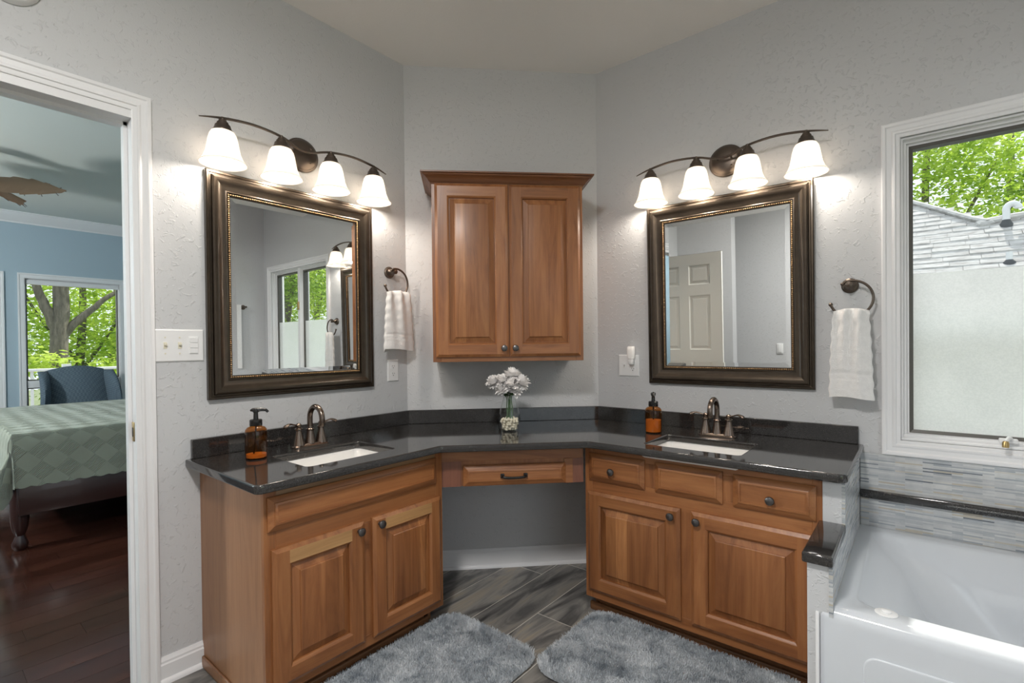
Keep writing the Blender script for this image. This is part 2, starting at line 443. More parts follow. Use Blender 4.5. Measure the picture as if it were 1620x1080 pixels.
# ------------------------------------------------------------------ mesh helpers
class G:
    def __init__(self):
        self.bm = bmesh.new()
    def _mi(self, faces, mi):
        for f in faces:
            f.material_index = mi
    def box(self, x0, x1, y0, y1, z0, z1, mi=0, bev=0.0, seg=2, mat=None):
        M = Matrix.Translation(((x0 + x1) / 2, (y0 + y1) / 2, (z0 + z1) / 2)) @ Matrix.Diagonal((abs(x1 - x0), abs(y1 - y0), abs(z1 - z0), 1))
        if mat is not None: M = mat @ M
        r = bmesh.ops.create_cube(self.bm, size=1, matrix=M)
        vs = r['verts']
        fs = {f for v in vs for f in v.link_faces}
        self._mi(fs, mi)
        if bev > 0:
            es = {e for v in vs for e in v.link_edges}
            bmesh.ops.bevel(self.bm, geom=list(es), offset=bev, segments=seg, profile=0.5, affect='EDGES', clamp_overlap=True)
    def grid(self, rows, mi=0, closed_u=False, closed_v=False, flip=False):
        V = [[self.bm.verts.new(p) for p in row] for row in rows]
        nr, nc = len(V), len(V[0])
        for i in range(nr if closed_v else nr - 1):
            for j in range(nc if closed_u else nc - 1):
                q = [V[i][j], V[i][(j + 1) % nc], V[(i + 1) % nr][(j + 1) % nc], V[(i + 1) % nr][j]]
                if flip: q.reverse()
                try:
                    f = self.bm.faces.new(q); f.material_index = mi
                except ValueError:
                    pass
        return V
    def cap(self, loop, mi=0, flip=False):
        q = list(loop)
        if flip: q.reverse()
        try:
            f = self.bm.faces.new(q); f.material_index = mi
        except ValueError:
            pass
    def loft(self, loops, mi=0, cap0=False, cap1=False):
        V = self.grid(loops, mi, closed_u=True)
        if cap0: self.cap(V[0], mi, True)
        if cap1: self.cap(V[-1], mi)
        return V
    def lathe(self, prof, seg=24, mi=0, M=None, cap0=True, cap1=True, sx=1.0, sy=1.0):
        rows = []
        for r, z in prof:
            row = []
            for k in range(seg):
                a = 2 * PI * k / seg
                p = Vector((r * sx * math.cos(a), r * sy * math.sin(a), z))
                row.append(M @ p if M is not None else p)
            rows.append(row)
        return self.loft(rows, mi, cap0, cap1)
    def tube(self, pts, rad, seg=10, mi=0, caps=True, flat=1.0):
        pts = [Vector(p) for p in pts]
        n = len(pts)
        rads = rad if isinstance(rad, (list, tuple)) else [rad] * n
        rows = []
        up = None
        for i in range(n):
            t = (pts[min(i + 1, n - 1)] - pts[max(i - 1, 0)]).normalized()
            if up is None:
                up = Vector((0, 0, 1)) if abs(t.z) < 0.9 else Vector((0, 1, 0))
            s = t.cross(up)
            if s.length < 1e-6: s = t.orthogonal()
            s.normalize()
            up = s.cross(t).normalized()
            rows.append([pts[i] + rads[i] * (math.cos(2 * PI * k / seg) * s + flat * math.sin(2 * PI * k / seg) * up) for k in range(seg)])
        return self.loft(rows, mi, caps, caps)
    def sphere(self, c, r, u=10, v=7, mi=0, scale=(1, 1, 1)):
        M = Matrix.Translation(c) @ Matrix.Diagonal((*scale, 1))
        rr = bmesh.ops.create_uvsphere(self.bm, u_segments=u, v_segments=v, radius=r, matrix=M)
        self._mi({f for w in rr['verts'] for f in w.link_faces}, mi)
    def frame(self, x0, x1, z0, z1, prof, mh=0, mv=0, cap=None, flip=False):
        """nested rectangles in the XZ plane; prof = [(inset, y)]"""
        loops = []
        for i, y in prof:
            loops.append([self.bm.verts.new(p) for p in ((x0 + i, y, z0 + i), (x1 - i, y, z0 + i), (x1 - i, y, z1 - i), (x0 + i, y, z1 - i))])
        for a, b in zip(loops, loops[1:]):
            for k in range(4):
                q = [a[k], a[(k + 1) % 4], b[(k + 1) % 4], b[k]]
                f = self.bm.faces.new(q)
                f.material_index = mh if k in (0, 2) else mv
        if cap is not None:
            f = self.bm.faces.new(loops[-1]); f.material_index = cap
    def sweep(self, poly, prof, closed=False, mi=0, fn=None):
        """poly: 2D points; prof: [(offset to the left of travel, depth)]; fn maps (a, b, d) to 3D"""
        n = len(poly)
        P2 = [Vector(p) for p in poly]
        rows = []
        for i in range(n):
            d0 = (P2[i] - P2[i - 1]).normalized() if (i > 0 or closed) else None
            d1 = (P2[(i + 1) % n] - P2[i]).normalized() if (i < n - 1 or closed) else None
            if d0 is None: d0 = d1
            if d1 is None: d1 = d0
            n0 = Vector((-d0.y, d0.x)); n1 = Vector((-d1.y, d1.x))
            m = (n0 + n1); m = m / max(1e-6, m.dot(n0))
            rows.append([fn(*(P2[i] + m * o), d) for o, d in prof])
        return self.grid(rows, mi, closed_v=closed)
    def build(self, name, mats, parent=None, smooth=35, loc=None, rz=0.0, recalc=True, uv=None):
        if recalc:
            bmesh.ops.recalc_face_normals(self.bm, faces=self.bm.faces[:])
        me = bpy.data.meshes.new(name)
        self.bm.to_mesh(me); self.bm.free()
        for m in (mats if isinstance(mats, (list, tuple)) else [mats]):
            me.materials.append(MAT[m])
        if smooth:
            me.shade_smooth()
            me.set_sharp_from_angle(angle=R(smooth))
        o = bpy.data.objects.new(name, me)
        COL.objects.link(o)
        if parent is not None: o.parent = parent
        if loc is not None: o.location = loc
        o.rotation_euler.z = rz
        return o

def tag(o, label=None, cat=None, group=None, kind=None):
    if label: o['label'] = label
    if cat: o['category'] = cat
    if group: o['group'] = group
    if kind: o['kind'] = kind
    return o

def thing(name, label, cat, loc=(0, 0, 0), rz=0.0, group=None, rx=0.0):
    o = bpy.data.objects.new(name, None)
    o.empty_display_size = 0.05
    COL.objects.link(o)
    o.location = loc; o.rotation_euler = (rx, 0, rz)
    return tag(o, label, cat, group)

def struct(o, label, cat):
    return tag(o, label, cat, kind='structure')

def copy_tree(o, parent=None):
    c = o.copy(); COL.objects.link(c); c.parent = parent
    for ch in list(o.children): copy_tree(ch, c)
    return c

def rrect(x0, x1, y0, y1, r, n=6, z=None):
    pts = []
    for cx, cy, a0 in ((x1 - r, y0 + r, -PI / 2), (x1 - r, y1 - r, 0), (x0 + r, y1 - r, PI / 2), (x0 + r, y0 + r, PI)):
        for k in range(n + 1):
            a = a0 + PI / 2 * k / n
            p = (cx + r * math.cos(a), cy + r * math.sin(a))
            pts.append(p if z is None else (p[0], p[1], z))
    return pts

def lerp(a, b, t): return a + (b - a) * t

def smooth_path(keys, n):
    """Catmull-Rom through the key points"""
    K = [Vector(k) for k in keys]
    out = []
    m = len(K) - 1
    for i in range(m):
        p0, p1, p2, p3 = K[max(i - 1, 0)], K[i], K[i + 1], K[min(i + 2, m)]
        for j in range(n):
            t = j / n
            out.append(0.5 * ((2 * p1) + (p2 - p0) * t + (2 * p0 - 5 * p1 + 4 * p2 - p3) * t * t + (3 * p1 - p0 - 3 * p2 + p3) * t ** 3))
    out.append(K[-1])
    return out

RZ_L, RZ_B, RZ_R = PI / 2, PI / 4, 0.0      # fixtures on the left, angled and right walls: local -Y faces the room

# ------------------------------------------------------------------ the room
H = 2.777
A = 0.7606            # the corner is cut off by a wall from (0, -A) to (A, 0)
XF, YR = 3.39, -3.90  # far wall and rear wall

g = G()
g.box(-0.12, 0, -1.985, 0.12, -0.05, H + 0.1)
g.box(-0.12, 0, -4.6, -2.755, -0.05, H + 0.1)
g.box(-0.12, 0, -2.755, -1.985, 2.065, H + 0.1)
struct(g.build('wall_left', ['wall_paint'], smooth=0), 'light grey textured wall with the bedroom doorway', 'wall')
WX0, WX1, WZ0, WZ1 = 2.124, 3.230, 0.845, 2.046
g = G()
g.box(0, WX0, 0, 0.14, -0.05, H + 0.1)
g.box(WX1, XF + 0.12, 0, 0.14, -0.05, H + 0.1)
g.box(WX0, WX1, 0, 0.14, -0.05, WZ0)
g.box(WX0, WX1, 0, 0.14, WZ1, H + 0.1)
struct(g.build('wall_right', ['wall_paint'], smooth=0), 'light grey textured wall with the window over the tub', 'wall')
g = G()
g.box(-0.56, 0.56, 0, 0.08, -0.05, H + 0.1)
struct(g.build('wall_back', ['wall_paint'], loc=(A / 2, -A / 2, 0), rz=RZ_B, smooth=0), 'narrow angled grey wall between the two vanity walls', 'wall')
g = G()
FW = (-3.20, -1.35, 0.42, 2.046)       # added unseen window in the far wall, for more side daylight
g.box(XF, XF + 0.12, YR - 0.1, FW[0], -0.05, H + 0.1); g.box(XF, XF + 0.12, FW[1], 0, -0.05, H + 0.1)
g.box(XF, XF + 0.12, FW[0], FW[1], -0.05, FW[2]); g.box(XF, XF + 0.12, FW[0], FW[1], FW[3], H + 0.1)
struct(g.build('wall_far', ['wall_paint'], smooth=0), 'grey wall at the foot of the tub', 'wall')
g = G()
g.box(-0.12, XF + 0.12, YR - 0.12, YR, -0.05, H + 0.1)
struct(g.build('wall_rear', ['wall_paint'], smooth=0), 'grey wall behind the camera', 'wall')
g = G()
g.box(0, 0.60, -3.45, -3.30, -0.05, H + 0.1)
struct(g.build('wall_stub', ['wall_paint'], smooth=0), 'short grey wall behind the open white door', 'wall')
g = G()
g.box(-0.12, XF + 0.12, YR - 0.12, 0.14, H, H + 0.1)
struct(g.build('ceiling', ['ceiling_paint'], smooth=0), 'plain off-white bathroom ceiling', 'ceiling')

def plank_floor(name, x0, x1, y0, y1, w, length, gap, xs, known, mats, seed, ztop=0.0):
    rnd = random.Random(seed)
    bm = bmesh.new()
    vals = []
    def quad(a, b, c, d, z, mi, v):
        f = bm.faces.new([bm.verts.new(p) for p in ((a, c, z), (b, c, z), (b, d, z), (a, d, z))])
        f.material_index = mi; vals.append(v)
    quad(x0, x1, y0, y1, ztop - 0.0015, 1, 0.5)
    k = math.floor((x0 - xs) / w)
    while xs + k * w < x1:
        a, b = xs + k * w, xs + (k + 1) * w
        off = known.get(k, rnd.random() * length)
        j = math.floor((y0 - off) / length)
        while off + j * length < y1:
            c, d = off + j * length, off + (j + 1) * length
            aa, bb, cc, dd = max(a + gap / 2, x0), min(b - gap / 2, x1), max(c + gap / 2, y0), min(d - gap / 2, y1)
            if bb - aa > 0.002 and dd - cc > 0.002:
                quad(aa, bb, cc, dd, ztop, 0, rnd.random())
            j += 1
        k += 1
    quad(x0, x1, y0, y1, ztop - 0.06, 1, 0.5)
    me = bpy.data.meshes.new(name)
    bm.to_mesh(me); bm.free()
    at = me.attributes.new('rnd', 'FLOAT', 'FACE')
    at.data.foreach_set('value', vals)
    for m in mats: me.materials.append(MAT[m])
    o = bpy.data.objects.new(name, me); COL.objects.link(o)
    return o
struct(plank_floor('floor', -0.06, XF, YR, 0.05, 0.2125, 1.2, 0.0045, 0.387, {0: -0.344, 1: -0.155, 2: -0.673}, ['floor_tile', 'grout'], 7), 'grey wood-look plank tile floor of the bathroom', 'floor')

# pony wall between the right vanity and the tub, with its black cap and mosaic face
g = G()
g.box(1.926, 1.980, -0.548, 0.0, 0, 0.785)
g.box(1.926, 1.980, -0.858, -0.548, 0, 0.605)
struct(g.build('wall_pony', ['wall_paint'], smooth=0), 'low grey pony wall between right vanity and tub', 'wall')
g = G()
g.box(1.980, 1.990, -0.548, -0.002, 0.46, 0.785, 0)
g.box(1.980, 1.990, -0.862, -0.548, 0.46, 0.605, 0)
struct(g.build('trim_1', ['mosaic_tile'], smooth=0), 'pale mosaic strip tile facing the pony wall beside the tub', 'tile')
g = G()
g.box(1.992, XF - 0.001, -0.012, 0.0, 0.46, 0.783)
struct(g.build('trim_2', ['mosaic_tile'], smooth=0), 'grey and blue mosaic strip tile band under the window', 'tile')
g = G()
g.box(1.992, XF - 0.001, -0.030, -0.0125, 0.600, 0.634, 0, 0.006, 3)
struct(g.build('trim_3', ['quartz_black'], smooth=40), 'black bullnose stone liner running through the mosaic tile', 'trim')
g = G()
g.box(1.915, 1.992, -0.878, -0.549, 0.606, 0.636, 0, 0.005, 3)
struct(g.build('trim_4', ['quartz_black'], smooth=40), 'black stone cap on the low front of the pony wall', 'trim')

# baseboards
def baseboard(name, x0, x1, loc, rz, label, h=0.095, t=0.014):
    g = G()
    prof = [(-t, 0), (-t, h * 0.72), (-t * 0.75, h * 0.78), (-t * 0.75, h * 0.86), (-t * 0.45, h * 0.93), (-t * 0.3, h), (0, h)]
    g.grid([[(x, y, z) for y, z in prof] for x in (x0, x1)])
    shoe = [(-t - 0.012, 0), (-t - 0.010, 0.010), (-t - 0.005, 0.016), (-t, 0.018)]
    g.grid([[(x, y, z) for y, z in shoe] for x in (x0, x1)])
    for x in (x0, x1):
        g.cap([g.bm.verts.new((x, y, z)) for y, z in prof + [(0, 0)]])
    struct(g.build(name, ['trim_white'], loc=loc, rz=rz, smooth=30), label, 'baseboard')
baseboard('baseboard_left', -1.930, -1.772, (0, 0, 0), RZ_L, 'short white baseboard between door casing and left vanity')
baseboard('baseboard_back', -0.52, 0.52, (A / 2, -A / 2, 0), RZ_B, 'white baseboard under the desk drawer', 0.103)

# door casing, jambs
CAS = [(0, 0), (0, -0.017), (0.005, -0.019), (0.012, -0.019), (0.016, -0.015), (0.030, -0.013), (0.036, -0.016), (0.041, -0.016), (0.044, -0.012), (0.054, -0.010), (0.058, -0.008), (0.058, 0)]
g = G()
D0, D1, DH = -2.755, -1.985, 2.065
fnL = lambda a, b, d: (-d, a, b)
g.sweep([(D1 + 0.056, 0), (D1 + 0.056, DH + 0.056 + 0.03), (D0 - 0.056, DH + 0.056 + 0.03), (D0 - 0.056, 0)], [(o, d) for o, d in CAS], fn=fnL)
# jamb boards and stops
g.box(-0.125, 0.004, D1 - 0.001, D1 + 0.02, 0, DH + 0.03)
g.box(-0.125, 0.004, D0 - 0.02, D0 + 0.001, 0, DH + 0.03)
g.box(-0.125, 0.004, D0, D1, DH, DH + 0.03)
g.box(-0.085, -0.052, D1 - 0.012, D1, 0, DH)
g.box(-0.085, -0.052, D0, D1, DH - 0.012, DH)
dc = struct(g.build('trim_5', ['trim_white'], smooth=25), 'white moulded casing around the bedroom doorway', 'trim')
g = G()
g.box(-0.047, -0.020, D1 - 0.0035, D1 - 0.0005, 0.905, 0.975, 0, 0.003)
g.box(-0.040, -0.030, D1 - 0.0042, D1 - 0.0008, 0.922, 0.955, 1)
g.build('strike_plate', ['brass', 'slot_dark'], dc)

# six-panel door standing open behind the camera side of the doorway (seen in the right mirror)
def six_panel(w, h):
    g = G()
    st, mu = 0.112, 0.10
    rails = [(0, 0.22), (0.93, 1.06), (1.62, 1.73), (h - 0.115, h)]
    t = 0.035
    pw = (w - 2 * st - mu) / 2
    for s, yy in ((-1, -t / 2), (1, t / 2)):
        rows = []
        for x0, x1 in ((0, st), (st + pw, st + pw + mu), (w - st, w)):
            rows.append((x0, x1, 0, h))
        for z0, z1 in rails:
            rows.append((st, st + pw, z0, z1)); rows.append((w - st - pw, w - st, z0, z1))
        for x0, x1, z0, z1 in rows:
            f = g.bm.faces.new([g.bm.verts.new(p) for p in ((x0, yy, z0), (x1, yy, z0), (x1, yy, z1), (x0, yy, z1))])
        for px in (st, w - st - pw):
            for (a, b), (c, d) in zip(rails, rails[1:]):
                g.frame(px, px + pw, b, c, [(0, yy), (0.012, yy - s * 0.010), (0.022, yy - s * 0.010), (0.040, yy - s * 0.003)], cap=0)
    g.box(0, w, -t / 2 + 0.0005, t / 2 - 0.0005, 0, 0.002)
    g.box(0, 0.002, -t / 2, t / 2, 0, h); g.box(w - 0.002, w, -t / 2, t / 2, 0, h); g.box(0, w, -t / 2, t / 2, h - 0.002, h)
    return g
dl = six_panel(0.755, 2.045).build('door_1', ['door_white'], loc=(-0.093, -2.730, 0.012), rz=0.0, smooth=0)
struct(dl, 'white six-panel door standing open against the rear of the bathroom', 'door')
g = G()
Mk = Matrix.Translation((0.695, 0.0175, 0.90)) @ Matrix.Rotation(-PI / 2, 4, 'X')
g.lathe([(0.03, 0), (0.03, 0.006), (0.012, 0.01), (0.010, 0.03), (0.024, 0.04), (0.027, 0.055), (0.018, 0.066), (0.0, 0.068)], 20, 0, Mk)
g.build('door_knob', ['bronze_dark'], dl)

# ------------------------------------------------------------------ window over the tub
win = thing('window_1', 'wide white casement window above the bathtub', 'window')
tag(win, kind='structure')
fnR = lambda a, b, d: (a, d, b)
g = G()
ox0, ox1, oz0, oz1 = 2.064, 3.290, 0.785, 2.106
WC = [(0, 0), (0, -0.018), (0.005, -0.020), (0.013, -0.019), (0.018, -0.014), (0.032, -0.012), (0.038, -0.015), (0.044, -0.015), (0.048, -0.010), (0.058, -0.008), (0.0605, -0.006), (0.0605, 0.0)]
g.sweep([(ox0, oz0), (ox1, oz0), (ox1, oz1), (ox0, oz1)], WC, closed=True, fn=fnR)
g.build('casing', ['trim_white'], win, smooth=25)
g = G()
# jamb liner: stepped reveal
JP = [(0.0, 0.0), (0.0, 0.006), (0.008, 0.008), (0.008, 0.030), (0.018, 0.034), (0.018, 0.050), (0.026, 0.052), (0.026, 0.10), (0.0, 0.139)]
g.frame(WX0, WX1, WZ0, WZ1, JP)
g.box(2.655, 2.699, 0.015, 0.12, WZ0, WZ1, 0, 0.004)          # central mullion
g.box(WX0, WX1, 0.002, 0.052, WZ0, WZ0 + 0.012, 0, 0.003)      # stepped sill track
g.box(WX0, WX1, 0.020, 0.056, WZ0 + 0.010, WZ0 + 0.024, 0, 0.003)
g.build('jamb', ['trim_white'], win, smooth=25)
SZ0, SZ1 = WZ0 + 0.026, WZ1 - 0.026
for sx0, sx1 in ((WX0 + 0.026, 2.655), (2.699, WX1 - 0.026)):
    g = G()
    g.frame(sx0, sx1, SZ0, SZ1, [(0, 0.100), (0, 0.052), (0.013, 0.056), (0.013, 0.100)])
    s = g.build('sash', ['sash_bronze'], win, smooth=0)
    g = G()
    g.box(sx0 + 0.012, sx1 - 0.012, 0.070, 0.074, SZ0 + 0.012, SZ1 - 0.012)
    g.build('pane', ['pane_clear'], s, smooth=0)
    g = G()
    g.box(sx0 + 0.0131, sx1 - 0.0131, 0.0645, 0.0655, SZ0 + 0.0131, 1.509)
    tag(g.build('frosted_film', ['frosted_film'], s, smooth=0), 'frosted privacy film on the lower half of the glass')
g = G()
g.box(2.405, 2.455, -0.004, 0.02, 0.868, 0.884, 0, 0.004)
g.tube([(2.435, 0.0, 0.882), (2.430, -0.018, 0.890), (2.423, -0.040, 0.888), (2.416, -0.060, 0.880)], [0.008, 0.0075, 0.0065, 0.007], 10)
M2 = Matrix.Translation((2.416, -0.060, 0.878))
g.lathe([(0.0095, -0.016), (0.0095, -0.002), (0.007, 0.006)], 12, 1, M2)
tag(g.build('crank_handle', ['plastic_white', 'brass'], win), 'white crank handle with a brass tip')
g = G()
g.box(2.666, 2.690, 0.002, 0.0155, 1.62, 1.70, 0, 0.003)
g.build('sash_lock', ['brass'], win)

wf = thing('window_added', 'added white window in the wall at the foot of the tub, out of view, for more daylight', 'window', (XF, (FW[0] + FW[1]) / 2, 0), -PI / 2)  # added opening, unseen, brings soft daylight in from the side
tag(wf, kind='structure')
hwf = (FW[1] - FW[0]) / 2
g = G()
g.sweep([(-hwf - 0.057, FW[2] - 0.057), (hwf + 0.057, FW[2] - 0.057), (hwf + 0.057, FW[3] + 0.057), (-hwf - 0.057, FW[3] + 0.057)], WC, closed=True, fn=fnR)
g.build('casing', ['trim_white'], wf, smooth=25)
g = G()
g.frame(-hwf, hwf, FW[2], FW[3], [(0, 0), (0, 0.04), (0.02, 0.044), (0.02, 0.119)])
g.build('jamb', ['trim_white'], wf, smooth=25)
g = G()
g.frame(-hwf + 0.02, hwf - 0.02, FW[2] + 0.02, FW[3] - 0.02, [(0, 0.10), (0, 0.06), (0.03, 0.064), (0.03, 0.10)])
s = g.build('sash', ['sash_bronze'], wf, smooth=0)
g = G(); g.box(-hwf + 0.045, hwf - 0.045, 0.078, 0.082, FW[2] + 0.045, FW[3] - 0.045); g.build('pane', ['pane_clear'], s, smooth=0)

# ------------------------------------------------------------------ cabinet parts
def door_front(parent, name, x0, x1, z0, z1, yf, knob=None, rail='wood_h', fw=0.056, panel='wood_panel', label=None):
    """frame-and-raised-panel door; yf = y of the front surface (negative is towards the room)"""
    g = G()
    b = 0.013
    g.frame(x0, x1, z0, z1, [(0, yf + 0.018), (0, yf + 0.0075), (b * 0.9, yf + 0.001), (b, yf)], 0, 0)
    # stiles run full height, rails between them
    def quad(a, c, d, e, mi):
        f = g.bm.faces.new([g.bm.verts.new(p) for p in ((a, yf, d), (c, yf, d), (c, yf, e), (a, yf, e))]); f.material_index = mi
    quad(x0 + b, x0 + fw, z0 + b, z1 - b, 0)
    quad(x1 - fw, x1 - b, z0 + b, z1 - b, 0)
    quad(x0 + fw, x1 - fw, z1 - fw, z1 - b, 1)
    quad(x0 + fw, x1 - fw, z0 + b, z0 + fw, 2)
    g.frame(x0 + fw, x1 - fw, z0 + fw, z1 - fw, [(0, yf), (0.0025, yf + 0.0015), (0.0085, yf + 0.0075), (0.0095, yf + 0.0145)], 2, 0)
    o = g.build(name, ['wood_v', rail, 'wood_h'], parent, smooth=20)
    if label: o['label'] = label
    g = G()
    i = fw + 0.010
    g.frame(x0 + i, x1 - i, z0 + i, z1 - i, [(0, yf + 0.0150), (0.003, yf + 0.0150), (0.026, yf + 0.0065), (0.0265, yf + 0.0025), (0.029, yf + 0.0005), (0.033, yf - 0.0005)], 0, 0, cap=0)
    g.build('raised_panel', [panel], o, smooth=20)
    if knob: make_knob(o, knob[0], knob[1], yf)
    return o

def make_knob(parent, x, z, yf):
    g = G()
    M = Matrix.Translation((x, yf, z)) @ Matrix.Rotation(PI / 2, 4, 'X')
    g.lathe([(0.008, -0.001), (0.0065, 0.004), (0.0055, 0.010), (0.009, 0.014), (0.0150, 0.017), (0.0160, 0.0205), (0.0140, 0.024), (0.008, 0.0265), (0.0, 0.027)], 20, 0, M)
    g.build('knob', ['knob_metal'], parent)

def drawer_front(parent, name, x0, x1, z0, z1, yf, knob=None, mat='wood_h'):
    g = G()
    g.frame(x0, x1, z0, z1, [(0, yf + 0.020), (0, yf + 0.011), (0.002, yf + 0.0095), (0.019, yf + 0.003), (0.0195, yf - 0.0005), (0.023, yf - 0.0025), (0.0275, yf - 0.0035), (0.0285, yf - 0.0035), (0.0290, yf - 0.0005), (0.0315, yf - 0.0005)], 0, 0, cap=0)
    o = g.build(name, [mat], parent, smooth=20)
    if knob: make_knob(o, knob[0], knob[1], yf)
    return o

CT0, CT1 = 0.785, 0.815     # countertop slab
YF = -0.542                 # plane of the face frames

# ------------------------------------------------------------------ left vanity
LV = thing('vanity_cabinet', 'brown wood sink vanity left of the desk, one wide drawer front above two doors', 'cabinet', (0, -1.785, 0), RZ_L)
W = 0.775
g = G()
g.box(0, 0.016, -0.525, -0.001, 0.0, CT0)
g.box(W - 0.016, W, -0.525, -0.04, 0.09, CT0)
g.box(W - 0.016, W, -0.455, -0.04, 0.0, 0.09)
g.box(0.016, W - 0.016, -0.525, -0.05, 0.09, 0.105)
tag(g.build('body', ['wood_side'], LV, smooth=0), 'plain wood end panels')
g = G()
def bx(mi, x0, x1, z0, z1, y0=YF, y1=YF + 0.019): g.box(x0, x1, y0, y1, z0, z1, mi, 0.0012, 1)
bx(0, 0, 0.040, 0.0, CT0); bx(0, W - 0.040, W, 0.09, CT0); bx(0, 0.362, 0.409, 0.135, 0.568)
bx(2, 0.040, W - 0.040, 0.735, CT0); bx(1, 0.040, W - 0.040, 0.568, 0.650); bx(1, 0.040, W - 0.040, 0.650, 0.735); bx(1, 0.040, W - 0.040, 0.09, 0.135)
g.box(0.002, W - 0.002, YF + 0.003, YF + 0.012, 0.092, CT0 - 0.002, 0)
g.build('face_frame', ['wood_v', 'wood_h', 'wood_tan'], LV, smooth=20)
g = G()
g.box(0.03, W - 0.055, -0.475, -0.455, 0.0, 0.09, 0)
for (a, b, c, d) in ((0.0, W - 0.04, -0.490, -0.475),):
    g.box(a, b, c, d, 0.0, 0.040, 0, 0.006, 3)
g.box(-0.010, 0.0, -0.530, -0.016, 0.0, 0.045, 1, 0.005, 3)
g.build('toe_board', ['wood_toe', 'wood_side'], LV)
drawer_front(LV, 'false_drawer', 0.010, 0.735, 0.641, 0.754, YF - 0.018)
door_front(LV, 'door', 0.020, 0.367, 0.120, 0.580, YF - 0.018, (0.340, 0.552), 'wood_pale')
door_front(LV, 'door', 0.404, 0.755, 0.120, 0.582, YF - 0.018, (0.432, 0.555), 'wood_pale')

# ------------------------------------------------------------------ right vanity
RV = thing('vanity_cabinet', 'brown wood sink vanity right of the desk with three small drawers above two doors', 'cabinet', (0.995, 0, 0), RZ_R)
W = 0.930
g = G()
g.box(0, 0.016, -0.525, -0.04, 0.09, CT0); g.box(0, 0.016, -0.455, -0.04, 0.0, 0.09)
g.box(W - 0.016, W, -0.525, -0.04, 0.0, CT0)
g.box(0.016, W - 0.016, -0.525, -0.05, 0.09, 0.105)
tag(g.build('body', ['wood_side'], RV, smooth=0), 'plain wood end panels')
g = G()
bx(0, 0, 0.036, 0.09, CT0); bx(0, W - 0.030, W, 0.0, CT0); bx(0, 0.435, 0.494, 0.138, 0.565)
bx(1, 0.036, W - 0.030, 0.735, CT0); bx(1, 0.036, W - 0.030, 0.565, 0.638); bx(1, 0.036, W - 0.030, 0.09, 0.138)
bx(0, 0.280, 0.346, 0.638, 0.735); bx(0, 0.596, 0.653, 0.638, 0.735)
g.box(0.002, W - 0.002, YF + 0.003, YF + 0.012, 0.092, CT0 - 0.002, 0)
g.build('face_frame', ['wood_v', 'wood_h'], RV, smooth=20)
g = G()
g.box(0.03, W - 0.002, -0.475, -0.455, 0.0, 0.09, 0)
g.box(-0.012, W - 0.002, -0.490, -0.475, 0.0, 0.040, 0, 0.006, 3)
g.build('toe_board', ['wood_toe'], RV)
drawer_front(RV, 'drawer', 0.024, 0.291, 0.626, 0.751, YF - 0.018, (0.146, 0.683))
drawer_front(RV, 'false_drawer', 0.336, 0.605, 0.626, 0.751, YF - 0.018, mat='wood_h')
drawer_front(RV, 'drawer', 0.643, 0.912, 0.626, 0.748, YF - 0.018, (0.774, 0.678))
door_front(RV, 'door', 0.018, 0.443, 0.126, 0.577, YF - 0.018, (0.410, 0.545))
door_front(RV, 'door', 0.486, 0.912, 0.126, 0.577, YF - 0.018, (0.513, 0.545))

# ------------------------------------------------------------------ desk drawer between the vanities (45 degrees)
K = 1.535
cx, cy = (0.5275 + 0.9925) / 2, (-1.0075 - 0.5425) / 2
DK = thing('desk_drawer_unit', 'brown wood drawer apron spanning the open knee space between the vanities', 'cabinet', (cx, cy, 0), RZ_B)
g = G()
hw = 0.322
g.box(-hw, hw, 0, 0.018, 0.722, CT0, 1, 0.001, 1)
g.box(-hw, -0.235, 0, 0.018, 0.610, 0.722, 2); g.box(0.272, hw, 0, 0.018, 0.610, 0.722, 2)
g.box(-0.235, 0.232, 0.003, 0.018, 0.612, 0.722, 0); g.box(0.232, 0.272, -0.004, 0.018, 0.610, 0.722, 1)
g.box(-0.235, 0.232, 0.018, 0.40, 0.620, 0.640, 0)
g.build('apron_frame', ['wood_v', 'wood_h', 'wood_red'], DK, smooth=0)
dr = drawer_front(DK, 'drawer', -0.226, 0.238, 0.612, 0.705, -0.018)
g = G()
hz = 0.657
g.tube(smooth_path([(-0.052, -0.020, hz), (-0.050, -0.034, hz), (-0.040, -0.040, hz - 0.004), (0, -0.041, hz - 0.006), (0.040, -0.040, hz - 0.004), (0.050, -0.034, hz), (0.052, -0.020, hz)], 5), 0.006, 10)
for s in (-1, 1):
    g.box(s * 0.052 - 0.009, s * 0.052 + 0.009, -0.028, -0.018, hz - 0.010, hz + 0.010, 0, 0.003)
tag(g.build('drawer_pull', ['black_plastic'], dr), 'black bar pull')

# ------------------------------------------------------------------ countertop with two sink cut-outs and splash
SL = (0.222, 0.492, -1.606, -1.222)      # left sink opening  x0 x1 y0 y1
SR = (1.272, 1.656, -0.522, -0.252)      # right sink opening
def slab_curve(loops, z0, z1, bev):
    cu = bpy.data.curves.new('slab', 'CURVE')
    cu.dimensions = '2D'; cu.fill_mode = 'BOTH'
    cu.extrude = (z1 - z0) / 2 - bev
    cu.bevel_depth = bev; cu.bevel_resolution = 3
    for lp in loops:
        s = cu.splines.new('POLY'); s.points.add(len(lp) - 1); s.use_cyclic_u = True
        for p, q in zip(s.points, lp): p.co = (q[0], q[1], 0, 1)
    t = bpy.data.objects.new('slab', cu); COL.objects.link(t)
    dg = bpy.context.evaluated_depsgraph_get(); dg.update()
    me = bpy.data.meshes.new_from_object(t.evaluated_get(dg))
    me.transform(Matrix.Translation((0, 0, (z0 + z1) / 2)))
    bpy.data.objects.remove(t)
    return me
bv = 0.006
